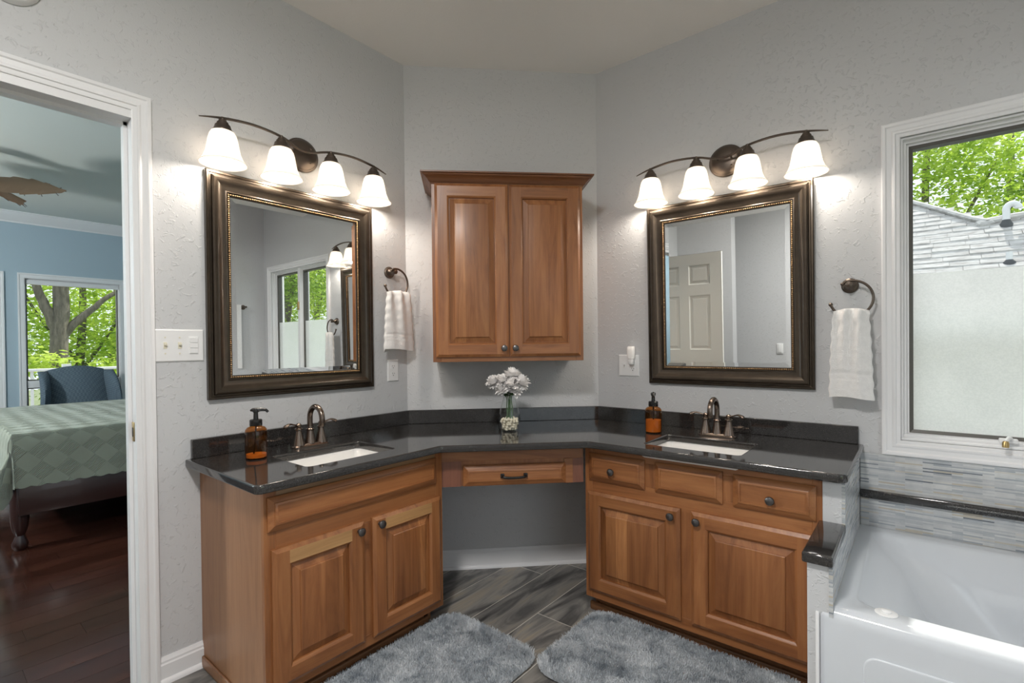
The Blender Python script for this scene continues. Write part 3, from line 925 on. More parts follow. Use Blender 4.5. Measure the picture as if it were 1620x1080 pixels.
outer = [(0.001 + bv, -1.834 + bv)] + [(0.606 - bv - 0.02 + 0.02 * math.cos(a), -1.834 + bv + 0.02 + 0.02 * math.sin(a)) for a in [R(-90 + 15 * k) for k in range(7)]]
outer += [(0.606 - bv, -1.076), (0.614 - bv * 0.7, -1.064 + bv * 0.2), (1.052, -0.626 + bv), (1.064, -0.621 + bv)]
outer += [(2.002 - bv - 0.02 + 0.02 * math.cos(a), -0.621 + bv + 0.02 + 0.02 * math.sin(a)) for a in [R(-90 + 15 * k) for k in range(7)]]
outer += [(2.002 - bv, -0.001 - bv), (A + 0.004, -0.001 - bv), (0.001 + bv, -A - 0.004)]
e = bv
hl = rrect(SL[0] - e, SL[1] + e, SL[2] - e, SL[3] + e, 0.024)
hr = rrect(SR[0] - e, SR[1] + e, SR[2] - e, SR[3] + e, 0.024)
me = slab_curve([outer, hl[::-1], hr[::-1]], CT0, CT1, bv)
me.name = 'countertop'
me.materials.clear(); me.materials.append(MAT['quartz_black'])
me.shade_smooth(); me.set_sharp_from_angle(angle=R(40))
ct = bpy.data.objects.new('countertop', me); COL.objects.link(ct)
tag(ct, 'glossy black stone countertop running across both vanities and the desk', 'countertop')
SPT = 0.889
g = G()
g.box(-1.816, -A - 0.008, -0.021, -0.001, CT1, SPT, 0, 0.002, 1)
g.build('backsplash', ['quartz_black'], ct, rz=RZ_L)
g = G()
g.box(A + 0.008, 1.986, -0.021, -0.001, CT1, SPT, 0, 0.002, 1)
g.build('backsplash', ['quartz_black'], ct)
g = G()
g.box(-0.533, 0.533, -0.021, -0.001, CT1, SPT, 0, 0.002, 1)
g.build('backsplash', ['quartz_black'], ct, rz=RZ_B, loc=(A / 2, -A / 2, 0))

def sink(op, label):
    x0, x1, y0, y1 = op
    cx, cy = (x0 + x1) / 2, (y0 + y1) / 2
    t = thing('sink', label, 'sink', (cx, cy, 0.65))
    hx, hy = (x1 - x0) / 2, (y1 - y0) / 2
    g = G()
    def lp(d, z, r): return rrect(-hx + d, hx - d, -hy + d, hy - d, r, 6, z - 0.65)
    g.loft([lp(0.005, 0.657, 0.03), lp(-0.022, 0.770, 0.03), lp(-0.022, 0.784, 0.03), lp(-0.006, 0.784, 0.024), lp(-0.003, 0.782, 0.024), lp(0.001, 0.765, 0.026), lp(0.012, 0.695, 0.035), lp(0.022, 0.677, 0.045), lp(0.045, 0.668, 0.05), lp(0.09, 0.664, 0.03)], 0, False, True)
    g.build('basin', ['porcelain'], t, smooth=50)
    g = G()
    g.lathe([(0.028, 0.0), (0.030, 0.004), (0.022, 0.006), (0.020, 0.004), (0.0, 0.008)], 20, 0, Matrix.Translation((0, 0, 0.0142)))
    g.build('drain', ['bronze_light'], t)
sink(SL, 'white undermount sink in the left stretch of counter')
sink(SR, 'white undermount sink in the right stretch of counter')

# ------------------------------------------------------------------ faucets
def faucet(loc, rz, label):
    t = thing('faucet', label, 'faucet', loc, rz, 'bronze two-handle faucets')
    g = G()
    def lp(hx, hy, z): return [(x, y, z) for x, y in rrect(-hx, hx, -hy, hy, hy * 0.8, 6)]
    g.loft([lp(0.082, 0.029, 0), lp(0.082, 0.029, 0.005), (lp(0.079, 0.026, 0.008)), lp(0.074, 0.021, 0.013), lp(0.070, 0.018, 0.015)], 0, True, True)
    g.build('base_plate', ['bronze_light'], t)
    g = G()
    g.lathe([(0.024, 0.012), (0.022, 0.020), (0.017, 0.045), (0.0145, 0.066), (0.0165, 0.068), (0.0165, 0.074), (0.0125, 0.077), (0.0115, 0.085)], 20, 0)
    pts = [(0, 0, 0.082), (0, 0, 0.105)]
    for k in range(15):
        a = PI - R(200) * k / 14
        pts.append((0, -0.050 - 0.050 * math.cos(a), 0.122 + 0.050 * math.sin(a)))
    pts.append((0, pts[-1][1] + 0.002, 0.100))
    g.tube(pts, [0.0115] * (len(pts) - 3) + [0.0115, 0.012, 0.013], 14)
    g.build('spout', ['bronze_light'], t)
    for s in (-1, 1):
        g = G()
        M = Matrix.Translation((s * 0.051, 0, 0))
        g.lathe([(0.027, 0.010), (0.025, 0.018), (0.019, 0.040), (0.0125, 0.066), (0.012, 0.072), (0.0165, 0.075), (0.0165, 0.080), (0.010, 0.084), (0.010, 0.092), (0.012, 0.096), (0.007, 0.102), (0.0, 0.104)], 20, 0, M)
        h = g.build('handle', ['bronze_light'], t)
        g = G()
        g.tube(smooth_path([(s * 0.054, 0, 0.094), (s * 0.072, -0.004, 0.099), (s * 0.092, -0.008, 0.104), (s * 0.108, -0.011, 0.099), (s * 0.120, -0.013, 0.092)], 4),
               [0.0055, 0.005, 0.005, 0.005, 0.005, 0.005, 0.005, 0.0055, 0.006, 0.007, 0.008, 0.009, 0.010, 0.0105, 0.0105, 0.009, 0.006], 10, flat=0.7)
        g.build('lever', ['bronze_light'], h)
    g = G()
    g.tube([(0, 0.022, 0.01), (0, 0.024, 0.055)], 0.003, 8); g.sphere((0, 0.024, 0.058), 0.005)
    g.build('lift_rod', ['bronze_light'], t)
faucet((0.140, -1.404, CT1), RZ_L, 'bronze gooseneck faucet behind the left sink')
faucet((1.466, -0.165, CT1), RZ_R, 'bronze gooseneck faucet behind the right sink')

# ------------------------------------------------------------------ soap dispensers
def soap(loc, rz, label, fill, group='amber soap dispensers'):
    t = thing('soap_dispenser', label, 'soap dispenser', loc, rz, group)
    g = G()
    g.lathe([(0.030, 0.001), (0.0365, 0.002), (0.039, 0.006), (0.039, 0.104), (0.0375, 0.112), (0.031, 0.120), (0.022, 0.124), (0.0185, 0.127), (0.0185, 0.132)], 32, 0, cap1=False)
    g.build('bottle', ['amber_glass'], t)
    g = G()
    g.lathe([(0.0355, 0.006), (0.0355, fill)], 28, 0)
    tag(g.build('liquid_soap', ['amber_liquid'], t), 'orange soap' if fill > 0.04 else 'thin rest of soap')
    g = G()
    g.lathe([(0.0215, 0.126), (0.0225, 0.128), (0.0225, 0.147), (0.020, 0.150), (0.009, 0.151), (0.008, 0.176), (0.011, 0.178), (0.012, 0.186), (0.010, 0.191), (0.0, 0.192)], 24)
    g.tube([(0, 0, 0.186), (0, -0.020, 0.1875), (0, -0.036, 0.184), (0, -0.043, 0.176)], [0.009, 0.0075, 0.0055, 0.0045], 10)
    g.tube([(0, 0, 0.186), (0, 0.012, 0.187), (0, 0.019, 0.184)], [0.009, 0.007, 0.003], 10)
    g.tube([(0, 0, 0.128), (0, 0.004, 0.06), (0.004, 0.01, 0.012)], 0.003, 6)
    g.build('pump', ['black_plastic'], t)
soap((0.202, -1.657, CT1), R(150), 'amber glass soap dispenser with black pump, nearly empty, left of the left faucet', 0.018)
soap((1.195, -0.243, CT1), R(25), 'amber glass soap dispenser with black pump, half full, left of the right faucet', 0.062)

# ------------------------------------------------------------------ vase, pebbles, flowers
VX, VY = 0.603, -0.609
vt = thing('glass_vase', 'clear glass vase with pale pebbles standing on the desk counter', 'vase', (VX, VY, CT1))
g = G()
g.lathe([(0.0, 0.004), (0.036, 0.003), (0.041, 0.002), (0.046, 0.012), (0.052, 0.040), (0.0535, 0.060), (0.051, 0.085), (0.043, 0.120), (0.034, 0.148), (0.0295, 0.165), (0.030, 0.178), (0.0325, 0.186)], 36, 0, cap0=False, cap1=False)
g.build('vessel', ['vase_glass'], vt)
rnd = random.Random(3)
g = G()
n = 0
for zl in range(5):
    z = 0.011 + zl * 0.0118
    rmax = lerp(0.038, 0.046, min(1, zl / 3)) - 0.004
    for k in range(26):
        a = k * 2.39996 + zl; rr = rmax * math.sqrt((k + 0.5) / 26)
        g.sphere((rr * math.cos(a), rr * math.sin(a), z + rnd.uniform(-0.002, 0.002)), rnd.uniform(0.0066, 0.0082), 8, 6, 0)
tag(g.build('pebbles', ['pebble'], loc=(VX, VY, CT1)), 'small cream pebbles filling the bottom of the glass vase', 'pebbles', kind='stuff')

def flower(i, head, hr, label):
    """head = bloom centre relative to the vase base"""
    t = thing('white_flower', label, 'flower', (VX, VY, CT1), 0, 'white flowers in the glass vase')
    hd = Vector(head)
    rnd = random.Random(40 + i)
    a = rnd.uniform(0, 2 * PI)
    foot = Vector((0.016 * math.cos(a), 0.016 * math.sin(a), 0.055))
    mouth = Vector((hd.x * 0.22, hd.y * 0.22, 0.175))
    g = G()
    g.tube(smooth_path([foot, (foot + mouth) / 2 + Vector((0, 0, 0)), mouth, hd - Vector((0, 0, hr * 0.3))], 4), 0.0025, 6)
    d0 = (hd - mouth).normalized()
    for k in range(2):
        b = rnd.uniform(0, 2 * PI)
        d = (Vector((math.cos(b), math.sin(b), 0.5))).normalized(); s = d.cross(Vector((0, 0, 1))).normalized()
        p = mouth + d0 * 0.012 * (k + 0.3)
        L_ = rnd.uniform(0.025, 0.04)
        rows = []
        for q in range(5):
            u = q / 4; w = 0.010 * math.sin(PI * (0.12 + 0.86 * u)); c = p + d * L_ * u - Vector((0, 0, 0.018 * u * u))
            rows.append([c - s * w, c + Vector((0, 0, 0.002)), c + s * w])
        g.grid(rows, 0)
    g.build('stem', ['flower_stem'], t)
    g = G()
    ax = (d0 + Vector((rnd.uniform(-.3, .3), rnd.uniform(-.3, .3), 0.3))).normalized()
    e1 = ax.orthogonal().normalized(); e2 = ax.cross(e1)
    base = hd - ax * hr * 0.35
    for ring, (cnt, tilt, ln) in enumerate(((12, -22, 0.98), (13, 0, 1.04), (13, 20, 1.02), (12, 40, 0.96), (10, 58, 0.86), (8, 74, 0.74))):
        for k in range(cnt):
            b = 2 * PI * (k + rnd.uniform(-0.25, 0.25)) / cnt + ring * 0.6
            tl = R(tilt + rnd.uniform(-16, 16))
            out = e1 * math.cos(b) + e2 * math.sin(b)
            d = out * math.cos(tl) + ax * math.sin(tl)
            nrm = (ax * math.cos(tl) - out * math.sin(tl))
            s = d.cross(nrm)
            ln_ = hr * ln * rnd.uniform(0.85, 1.1)
            rows = []
            for q in range(6):
                u = q / 5
                w = hr * 0.30 * (0.25 + 0.9 * math.sin(PI * min(1, 0.10 + u * 0.72)))
                if q == 5: w *= 0.62
                c = base + d * ln_ * u + nrm * hr * (0.30 * u * u - 0.04 * (u > 0.9))
                cup = nrm * w * 0.35
                fr = nrm * hr * 0.05 * (rnd.random() - 0.5)
                jag = d * hr * (0.16 if q == 5 else 0.02)
                rows.append([c - s * w + cup + fr + jag * rnd.uniform(-1, 1), c - s * w * 0.4 + jag * rnd.uniform(-1, 1), c + s * w * 0.4 + jag * rnd.uniform(-1, 1), c + s * w + cup - fr + jag * rnd.uniform(-1, 1)])
            g.grid(rows, 0)
    g.sphere(base + ax * hr * 0.45, hr * 0.16, 8, 6, 1)
    g.build('bloom', ['petal', 'flower_center'], t, smooth=60, recalc=False)
c45 = math.sqrt(0.5)
def rel(u, d, z):     # u right along the angled wall, d towards the room
    return (c45 * u + c45 * d, c45 * u - c45 * d, z)
for i, (u, d, z, hr, lab) in enumerate((
        (-0.080, 0.010, 0.252, 0.041, 'white ruffled flower leaning furthest out on the towel-ring side of the bouquet'),
        (-0.036, 0.022, 0.258, 0.042, 'white ruffled flower beside the leaning outermost flower of the bouquet'),
        (0.018, 0.000, 0.284, 0.046, 'white ruffled flower standing highest in the vase bouquet'),
        (0.058, 0.018, 0.250, 0.048, 'large white flower on the right edge of the vase bouquet'),
        (0.004, 0.045, 0.240, 0.042, 'white flower facing forward in the middle of the bouquet with a cream heart'),
        (-0.045, 0.035, 0.218, 0.036, 'white flower hanging lowest on the left of the vase bouquet'),
        (0.026, 0.045, 0.212, 0.036, 'white flower drooping lowest over the vase rim on the right'))):
    flower(i, rel(u, d, z), hr, lab)

# ------------------------------------------------------------------ wall cabinet
WC_ = thing('wall_cabinet', 'tall brown wood two-door wall cabinet with crown on the angled wall', 'cabinet', (A / 2, -A / 2, 0), RZ_B)
g = G()
CB0, CB1, CD, CH = 1.160, 2.045, 0.305, 0.3775
g.box(-CH, CH, -CD + 0.019, -0.002, CB0, CB1, 0)
g.build('body', ['wood_v'], WC_, smooth=0)
g = G()
y0, y1 = -CD, -CD + 0.019
for mi, a, b, c, d in ((0, -CH, -CH + 0.04, CB0, CB1), (0, CH - 0.04, CH, CB0, CB1), (1, -CH + 0.04, CH - 0.04, CB0, CB0 + 0.04), (1, -CH + 0.04, CH - 0.04, CB1 - 0.05, CB1), (0, -0.02, 0.02, CB0 + 0.04, CB1 - 0.05)):
    g.box(a, b, y0, y1, c, d, mi, 0.001, 1)
g.build('face_frame', ['wood_v', 'wood_h'], WC_, smooth=20)
door_front(WC_, 'door', -0.362, -0.0025, CB0 + 0.024, 2.036, -CD - 0.019, (-0.028, 1.226), fw=0.060)
door_front(WC_, 'door', 0.0025, 0.362, CB0 + 0.024, 2.036, -CD - 0.019, (0.028, 1.226), fw=0.060)
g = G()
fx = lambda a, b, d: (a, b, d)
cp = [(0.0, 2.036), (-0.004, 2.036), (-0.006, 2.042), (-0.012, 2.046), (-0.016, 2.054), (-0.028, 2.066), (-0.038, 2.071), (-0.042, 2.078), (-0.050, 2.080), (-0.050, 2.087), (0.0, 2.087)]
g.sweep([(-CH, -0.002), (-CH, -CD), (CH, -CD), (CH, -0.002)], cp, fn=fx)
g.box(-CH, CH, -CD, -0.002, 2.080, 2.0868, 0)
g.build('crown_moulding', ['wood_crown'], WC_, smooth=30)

# ------------------------------------------------------------------ framed mirrors
def mirror(loc, rz, w, h, label, tilt=0.0):
    t = thing('framed_mirror', label, 'mirror', loc, rz, 'bronze framed vanity mirrors', rx=0)
    t.rotation_euler = (tilt, 0, rz)
    x = w / 2
    g = G()
    pr = [(0, -0.001), (0, -0.020), (0.004, -0.024), (0.010, -0.0245), (0.013, -0.021), (0.018, -0.021), (0.021, -0.030), (0.027, -0.0345), (0.034, -0.0345), (0.046, -0.029), (0.060, -0.0225), (0.072, -0.020), (0.076, -0.022), (0.078, -0.022), (0.079, -0.016), (0.092, -0.013), (0.0935, -0.008)]
    g.frame(-x, x, 0, h, pr)
    g.build('frame', ['frame_bronze'], t, smooth=28)
    g = G()
    i = 0.085
    for a, b in (((-x + i, i), (x - i, i)), ((x - i, i), (x - i, h - i)), ((x - i, h - i), (-x + i, h - i)), ((-x + i, h - i), (-x + i, i))):
        a, b = Vector(a), Vector(b)
        m = int((b - a).length / 0.0085)
        for k in range(m):
            p = a.lerp(b, k / m)
            r_ = bmesh.ops.create_icosphere(g.bm, subdivisions=1, radius=0.0042, matrix=Matrix.Translation((p.x, -0.0165, p.y)))
    g.build('bead_trim', ['bead_gold'], t, smooth=80)
    g = G()
    i = 0.0925
    g.frame(-x + i, x - i, i, h - i, [(0, -0.0095), (0.020, -0.0105)], 0, 0, cap=0)
    g.build('mirror_glass', ['mirror_silver'], t, smooth=0)
mirror((0, -1.373, 1.036), RZ_L, 0.766, 0.910, 'bronze framed mirror above the left sink')
mirror((1.455, 0, 1.034), RZ_R, 0.756, 0.912, 'bronze framed mirror above the right sink', R(1.1))

# ------------------------------------------------------------------ vanity lights
def sconce(loc, rz, label, px=0.0):
    t = thing('vanity_light', label, 'light fixture', loc, rz, 'four-shade vanity lights')
    g = G()
    M = Matrix.Rotation(PI / 2, 4, 'X')
    g.lathe([(1.0, 0.001), (1.0, 0.008), (0.95, 0.014), (0.90, 0.016), (0.86, 0.022), (0.70, 0.029), (0.4, 0.033), (0.0, 0.034)], 40, 0, Matrix.Translation((px, 0, 0)) @ M @ Matrix.Diagonal((0.080, 0.076, 1, 1)))
    for sx, sz in ((0.03, 0.03), (0.03, -0.034)):
        g.sphere((sx + px, -0.031, sz), 0.005, 8, 6, 0)
    g.build('back_plate', ['bronze_dark'], t)
    g = G()
    keys = [(-0.425, -0.082, 0.002), (-0.345, -0.090, 0.018), (-0.23, -0.092, 0.029), (-0.115, -0.088, 0.020), (-0.045, -0.070, 0.003), (0, -0.064, -0.002), (0.045, -0.070, 0.003), (0.115, -0.088, 0.020), (0.23, -0.092, 0.029), (0.345, -0.090, 0.018), (0.425, -0.082, 0.002)]
    pth = smooth_path(keys, 5)
    rad = [0.0025 + 0.0045 * min(1, min(k, len(pth) - 1 - k) / 6) for k in range(len(pth))]
    g.tube(pth, rad, 8, flat=0.75)
    for s in (-1, 1):
        g.tube([(s * 0.030, -0.028, 0.004), (s * 0.034, -0.068, 0.002)], 0.0045, 8)
    g.build('arm', ['bronze_dark'], t)
    for x in (-0.345, -0.115, 0.115, 0.345):
        z0 = 0.018 if abs(x) > 0.2 else 0.020
        M = Matrix.Translation((x, -0.089, 0))
        g = G()
        g.lathe([(0.0065, z0 + 0.004), (0.0065, z0 - 0.006), (0.014, z0 - 0.008), (0.016, z0 - 0.016), (0.020, z0 - 0.017), (0.022, z0 - 0.026), (0.027, z0 - 0.028), (0.031, z0 - 0.042), (0.037, z0 - 0.050), (0.037, z0 - 0.054), (0.0, z0 - 0.054)], 24, 0, M)
        c = g.build('socket_cap', ['bronze_dark'], t)
        g = G()
        pr = [(0.030, z0 - 0.050), (0.040, z0 - 0.054), (0.047, z0 - 0.066), (0.052, z0 - 0.085), (0.056, z0 - 0.110), (0.061, z0 - 0.135), (0.070, z0 - 0.158), (0.079, z0 - 0.172), (0.0845, z0 - 0.178)]
        pr2 = [(r_ - 0.003, z_) for r_, z_ in pr[::-1]]
        g.lathe(pr + pr2, 32, 0, M, cap0=False, cap1=False)
        s = g.build('lamp_shade', ['shade_glass'], t, smooth=60)
        ld = bpy.data.lights.new('bulb', 'POINT'); ld.energy = BULB_W; ld.color = (1.0, 0.90, 0.78); ld.shadow_soft_size = 0.03
        lo = bpy.data.objects.new('bulb', ld); COL.objects.link(lo); lo.parent = t; lo.location = (x, -0.089, z0 - 0.150)
sconce((0, -1.371, 2.114), RZ_L, 'bronze four-shade light bar above the left mirror', 0.018)
sconce((1.468, 0, 2.112), RZ_R, 'bronze four-shade light bar above the right mirror')

# added ceiling light, out of view, as fill for the bathroom
cl = thing('added_ceiling_light', 'added flush white dome ceiling light, out of view, brightening the bathroom', 'light fixture', (1.72, -2.60, H))
g = G()
g.lathe([(0.17, 0.0), (0.17, -0.02), (0.155, -0.03)], 32)
g.build('canopy', ['bronze_dark'], cl)
g = G()
g.lathe([(0.155, -0.022), (0.150, -0.045), (0.12, -0.075), (0.07, -0.095), (0.0, -0.102)], 32, cap0=False)
g.build('dome', ['fill_lamp_glass'], cl, smooth=60)
ld = bpy.data.lights.new('dome_fill_lamp', 'POINT'); ld.shadow_soft_size = 0.10; ld.energy = CEIL_FILL_UP_W; ld.color = (1.0, 0.975, 0.94)
lo = bpy.data.objects.new('dome_fill_lamp', ld); COL.objects.link(lo); lo.parent = cl; lo.location = (0, 0, -0.22)
ld = bpy.data.lights.new('dome_fill_downlight', 'AREA'); ld.shape = 'DISK'; ld.size = 0.30; ld.energy = CEIL_FILL_W; ld.color = (1.0, 0.975, 0.945)
lo = bpy.data.objects.new('dome_fill_downlight', ld); COL.objects.link(lo); lo.parent = cl; lo.location = (0, 0, -0.11)

# ------------------------------------------------------------------ towel rings and towels
def towel_ring(loc, rz, label, dx=0.0):
    t = thing('towel_ring', label, 'towel ring', loc, rz, 'bronze towel rings')
    g = G()
    M = Matrix.Rotation(PI / 2, 4, 'X')
    g.lathe([(0.031, 0.0), (0.031, 0.005), (0.027, 0.008), (0.026, 0.012), (0.020, 0.014), (0.017, 0.022), (0.011, 0.030), (0.010, 0.042), (0.013, 0.046), (0.013, 0.058), (0.0, 0.062)], 24, 0, M)
    g.build('rosette', ['bronze_dark'], t)
    g = G()
    Rr = 0.074
    cz = -0.058
    pts = []
    for k in range(31):
        a = R(112) - R(276) * k / 30
        pts.append((dx + Rr * math.cos(a) + 0.008, -0.052, cz + Rr * math.sin(a)))
    pts[0] = (-0.022, -0.052, 0.004)
    g.tube(pts, 0.0052, 10)
    g.sphere(pts[-1], 0.0085, 10, 8); g.sphere(pts[0], 0.0075, 10, 8)
    g.build('ring', ['bronze_dark'], t)
    return t

def towel(loc, rz, label, wt, wb, h, seed, band, back_drop=0.0, shift=0.0):
    """folded hand towel draped through a ring; local origin at the top fold"""
    rnd = random.Random(seed)
    ph = [rnd.uniform(0, 6.28) for _ in range(6)]
    g = G()
    rows = []
    nv, nu = 46, 34
    for i in range(nv + 1):
        v = i / nv
        w = lerp(wt, wb, v ** 0.7) / 2
        th = lerp(0.013, 0.020, min(1, v * 3))
        if v < 0.04: th *= 0.55 + 0.45 * v / 0.04
        amp = 0.010 * min(1, 0.35 + v)
        z = -h * v
        bd = 0.004 if abs(v - band) < 0.016 else 0.0
        bd += 0.003 if abs(v - band - 0.055) < 0.008 else 0.0
        row = []
        for side in (0, 1):
            for k in range(nu):
                u = -1 + 2 * (k + 0.5) / nu
                if side: u = -u
                x = u * w + shift * v
                e = math.sqrt(max(0.0, 1 - abs(u) ** 4))
                fold = amp * (math.sin(u * 4.2 + ph[0] + 0.7 * v) + 0.6 * math.sin(u * 9.0 + ph[1] - 1.3 * v)) * (0.9 - 0.3 * v)
                gather = 0.010 * (1 - v) ** 3 * math.sin(u * 8 + ph[2])
                y = -0.020 + (fold * 0.6 + gather) - (th - bd) * e if not side else -0.020 + fold * 0.45 + (th * 0.7) * e
                zz = z - 0.006 * math.sin(u * 2.1 + ph[3]) * v - (0.018 * max(0, -u) * (v > 0.97) * back_drop if side else 0)
                zz += 0.010 * (1 - v) ** 6 * math.cos(u * 1.6) - 0.006 * (1 - v) ** 6
                row.append((x + 0.002 * math.sin(v * 40 + ph[4]), y, zz))
        rows.append(row)
    g.loft(rows, 0, True, True)
    o = g.build('hand_towel', ['towel_white'], loc=loc, rz=rz, smooth=70)
    tag(o, label, 'towel', 'white hand towels on towel rings')
    return o
towel_ring((0, -0.874, 1.632), RZ_L, 'bronze towel ring on the left wall beside the left mirror')
towel((0.052, -0.866, 1.527), RZ_L, 'white hand towel hanging from the ring beside the left mirror', 0.150, 0.196, 0.305, 5, 0.75, 1.0)
towel_ring((1.958, 0, 1.474), RZ_R, 'bronze towel ring on the right wall beside the window')
towel((1.966, -0.052, 1.372), RZ_R, 'white hand towel hanging from the ring beside the window', 0.122, 0.158, 0.362, 9, 0.73)

# ------------------------------------------------------------------ plates, outlets, night light
def plate(g, w, h):
    g.frame(-w / 2, w / 2, -h / 2, h / 2, [(0, -0.0005), (0, -0.003), (0.004, -0.006)], 0, 0, cap=0)
def duplex(t, x, zs):
    for z in zs:
        g = G()
        g.lathe([(0.0165, 0.004), (0.0165, 0.0072), (0.0, 0.0072)], 20, 0, Matrix.Translation((x, 0, z)) @ Matrix.Rotation(PI / 2, 4, 'X'), sy=0.86)
        for sx, hh in ((-0.006, 0.0075), (0.006, 0.006)):
            g.box(x + sx - 0.001, x + sx + 0.001, -0.0078, -0.007, z + 0.001, z + 0.001 + hh, 1)
        g.lathe([(0.0024, 0.0072), (0.0024, 0.0078), (0, 0.0078)], 10, 1, Matrix.Translation((x, 0, z - 0.006)) @ Matrix.Rotation(PI / 2, 4, 'X'))
        g.build('receptacle', ['plastic_white', 'slot_dark'], t)
def toggle(t, x):
    g = G()
    g.box(x - 0.0055, x + 0.0055, -0.0075, -0.006, -0.012, 0.012, 1)
    g.box(x - 0.004, x + 0.004, -0.017, -0.005, 0.000, 0.009, 0, 0.0012)
    g.build('toggle', ['plastic_ivory', 'plastic_ivory'], t)
    for z in (0.030, -0.030):
        g = G()
        g.lathe([(0.003, 0.006), (0.003, 0.0072), (0.0, 0.0072)], 10, 0, Matrix.Translation((x, 0, z)) @ Matrix.Rotation(PI / 2, 4, 'X'))
        g.build('screw', ['plastic_ivory'], t)
t = thing('wall_outlet', 'white duplex wall outlet under the left hand towel', 'outlet', (0, -0.858, 1.112), RZ_L)
g = G(); plate(g, 0.070, 0.115); g.build('cover_plate', ['plastic_white'], t, smooth=0)
duplex(t, 0, (0.020, -0.020))
t = thing('switch_plate', 'white three-gang switch plate between door casing and left mirror', 'light switch', (0, -1.848, 1.252), RZ_L)
g = G(); plate(g, 0.166, 0.122); g.build('cover_plate', ['plastic_white'], t, smooth=0)
toggle(t, -0.047); toggle(t, 0.0)
g = G()
g.box(0.047 - 0.0165, 0.047 + 0.0165, -0.008, -0.005, -0.033, 0.033, 0, 0.001)
for k in range(3):
    g.box(0.047 - 0.0145, 0.047 + 0.0145, -0.0105, -0.007, -0.030 + k * 0.0205, -0.0115 + k * 0.0205, 0, 0.001)
g.build('rocker_buttons', ['plastic_white'], t, smooth=0)
t = thing('outlet_switch_plate', 'white two-gang plate with a switch and an outlet beside the right mirror', 'outlet', (0.953, 0, 1.123), RZ_R)
g = G(); plate(g, 0.120, 0.117); g.build('cover_plate', ['plastic_white'], t, smooth=0)
g = G()
g.box(-0.0285, -0.0195, -0.0085, -0.006, -0.012, 0.012, 0); g.box(-0.0280, -0.020, -0.017, -0.006, 0.000, 0.009, 0, 0.001)
g.build('toggle', ['plastic_white'], t)
duplex(t, 0.024, (0.020, -0.020))
t = thing('night_light', 'small frosted night light plugged into the outlet by the right mirror', 'night light', (0.977, -0.009, 1.143), RZ_R)
g = G()
g.box(-0.013, 0.013, -0.028, -0.001, -0.014, 0.016, 0, 0.005)
g.build('plug_body', ['plastic_white'], t)
g = G()
g.loft([[(x, y - 0.016, z) for x, y in rrect(-hx, hx, -hy, hy, min(hx, hy) * 0.9, 4)] for hx, hy, z in ((0.017, 0.012, 0.017), (0.0215, 0.0145, 0.030), (0.0225, 0.015, 0.060), (0.0215, 0.0145, 0.078), (0.017, 0.010, 0.084))], 0, True, True)
g.build('lens', ['night_light_glass'], t)
t = thing('smoke_alarm', 'round white alarm high on the wall above the doorway', 'alarm', (0, -2.292, 2.392), RZ_L)
g = G()
g.lathe([(0.078, 0.0), (0.078, 0.012), (0.072, 0.024), (0.05, 0.033), (0.0, 0.035)], 32, 0, Matrix.Rotation(PI / 2, 4, 'X'))
g.build('housing', ['plastic_white'], t)
t = thing('wall_remote', 'small white remote holder on the rear wall, seen in the right mirror', 'remote', (0.95, YR, 1.02), PI)
g = G(); g.box(-0.035, 0.035, -0.012, -0.001, -0.06, 0.06, 0, 0.003); g.build('holder', ['plastic_white'], t)
g = G(); g.box(-0.020, 0.020, -0.022, -0.012, -0.045, 0.055, 0, 0.006); g.build('handset', ['plastic_white'], t)

# towel bar on the far wall (seen in the left mirror)
t = thing('towel_bar', 'bronze double towel bar on the wall at the foot of the tub', 'towel bar', (XF, -0.43, 1.67), -PI / 2)
for s in (-1, 1):
    g = G()
    g.lathe([(0.025, 0), (0.025, 0.008), (0.010, 0.014), (0.010, 0.085), (0.0, 0.088)], 16, 0, Matrix.Translation((s * 0.20, 0, 0)) @ Matrix.Rotation(PI / 2, 4, 'X'))
    g.build('post', ['bronze_dark'], t)
g = G(); g.tube([(-0.20, -0.075, 0), (0.20, -0.075, 0)], 0.008, 10); g.build('bar', ['bronze_dark'], t)
g = G()
rows = []
for i in range(13):
    v = i / 12
    ring = []
    for k in range(24):
        a = 2 * PI * k / 24
        ring.append((0.15 * max(-1, min(1, 1.3 * math.cos(a))), -0.075 + (0.022 + 0.004 * math.sin(4 * a)) * math.sin(a) * (0.75 + 0.25 * v), 0.02 - 0.66 * v))
    rows.append(ring)
g.loft(rows, 0, True, True)
tag(g.build('bath_towel', ['towel_white'], loc=(XF, -0.43, 1.67), rz=-PI / 2, smooth=60), 'long white bath towel over the bar at the foot of the tub', 'towel')

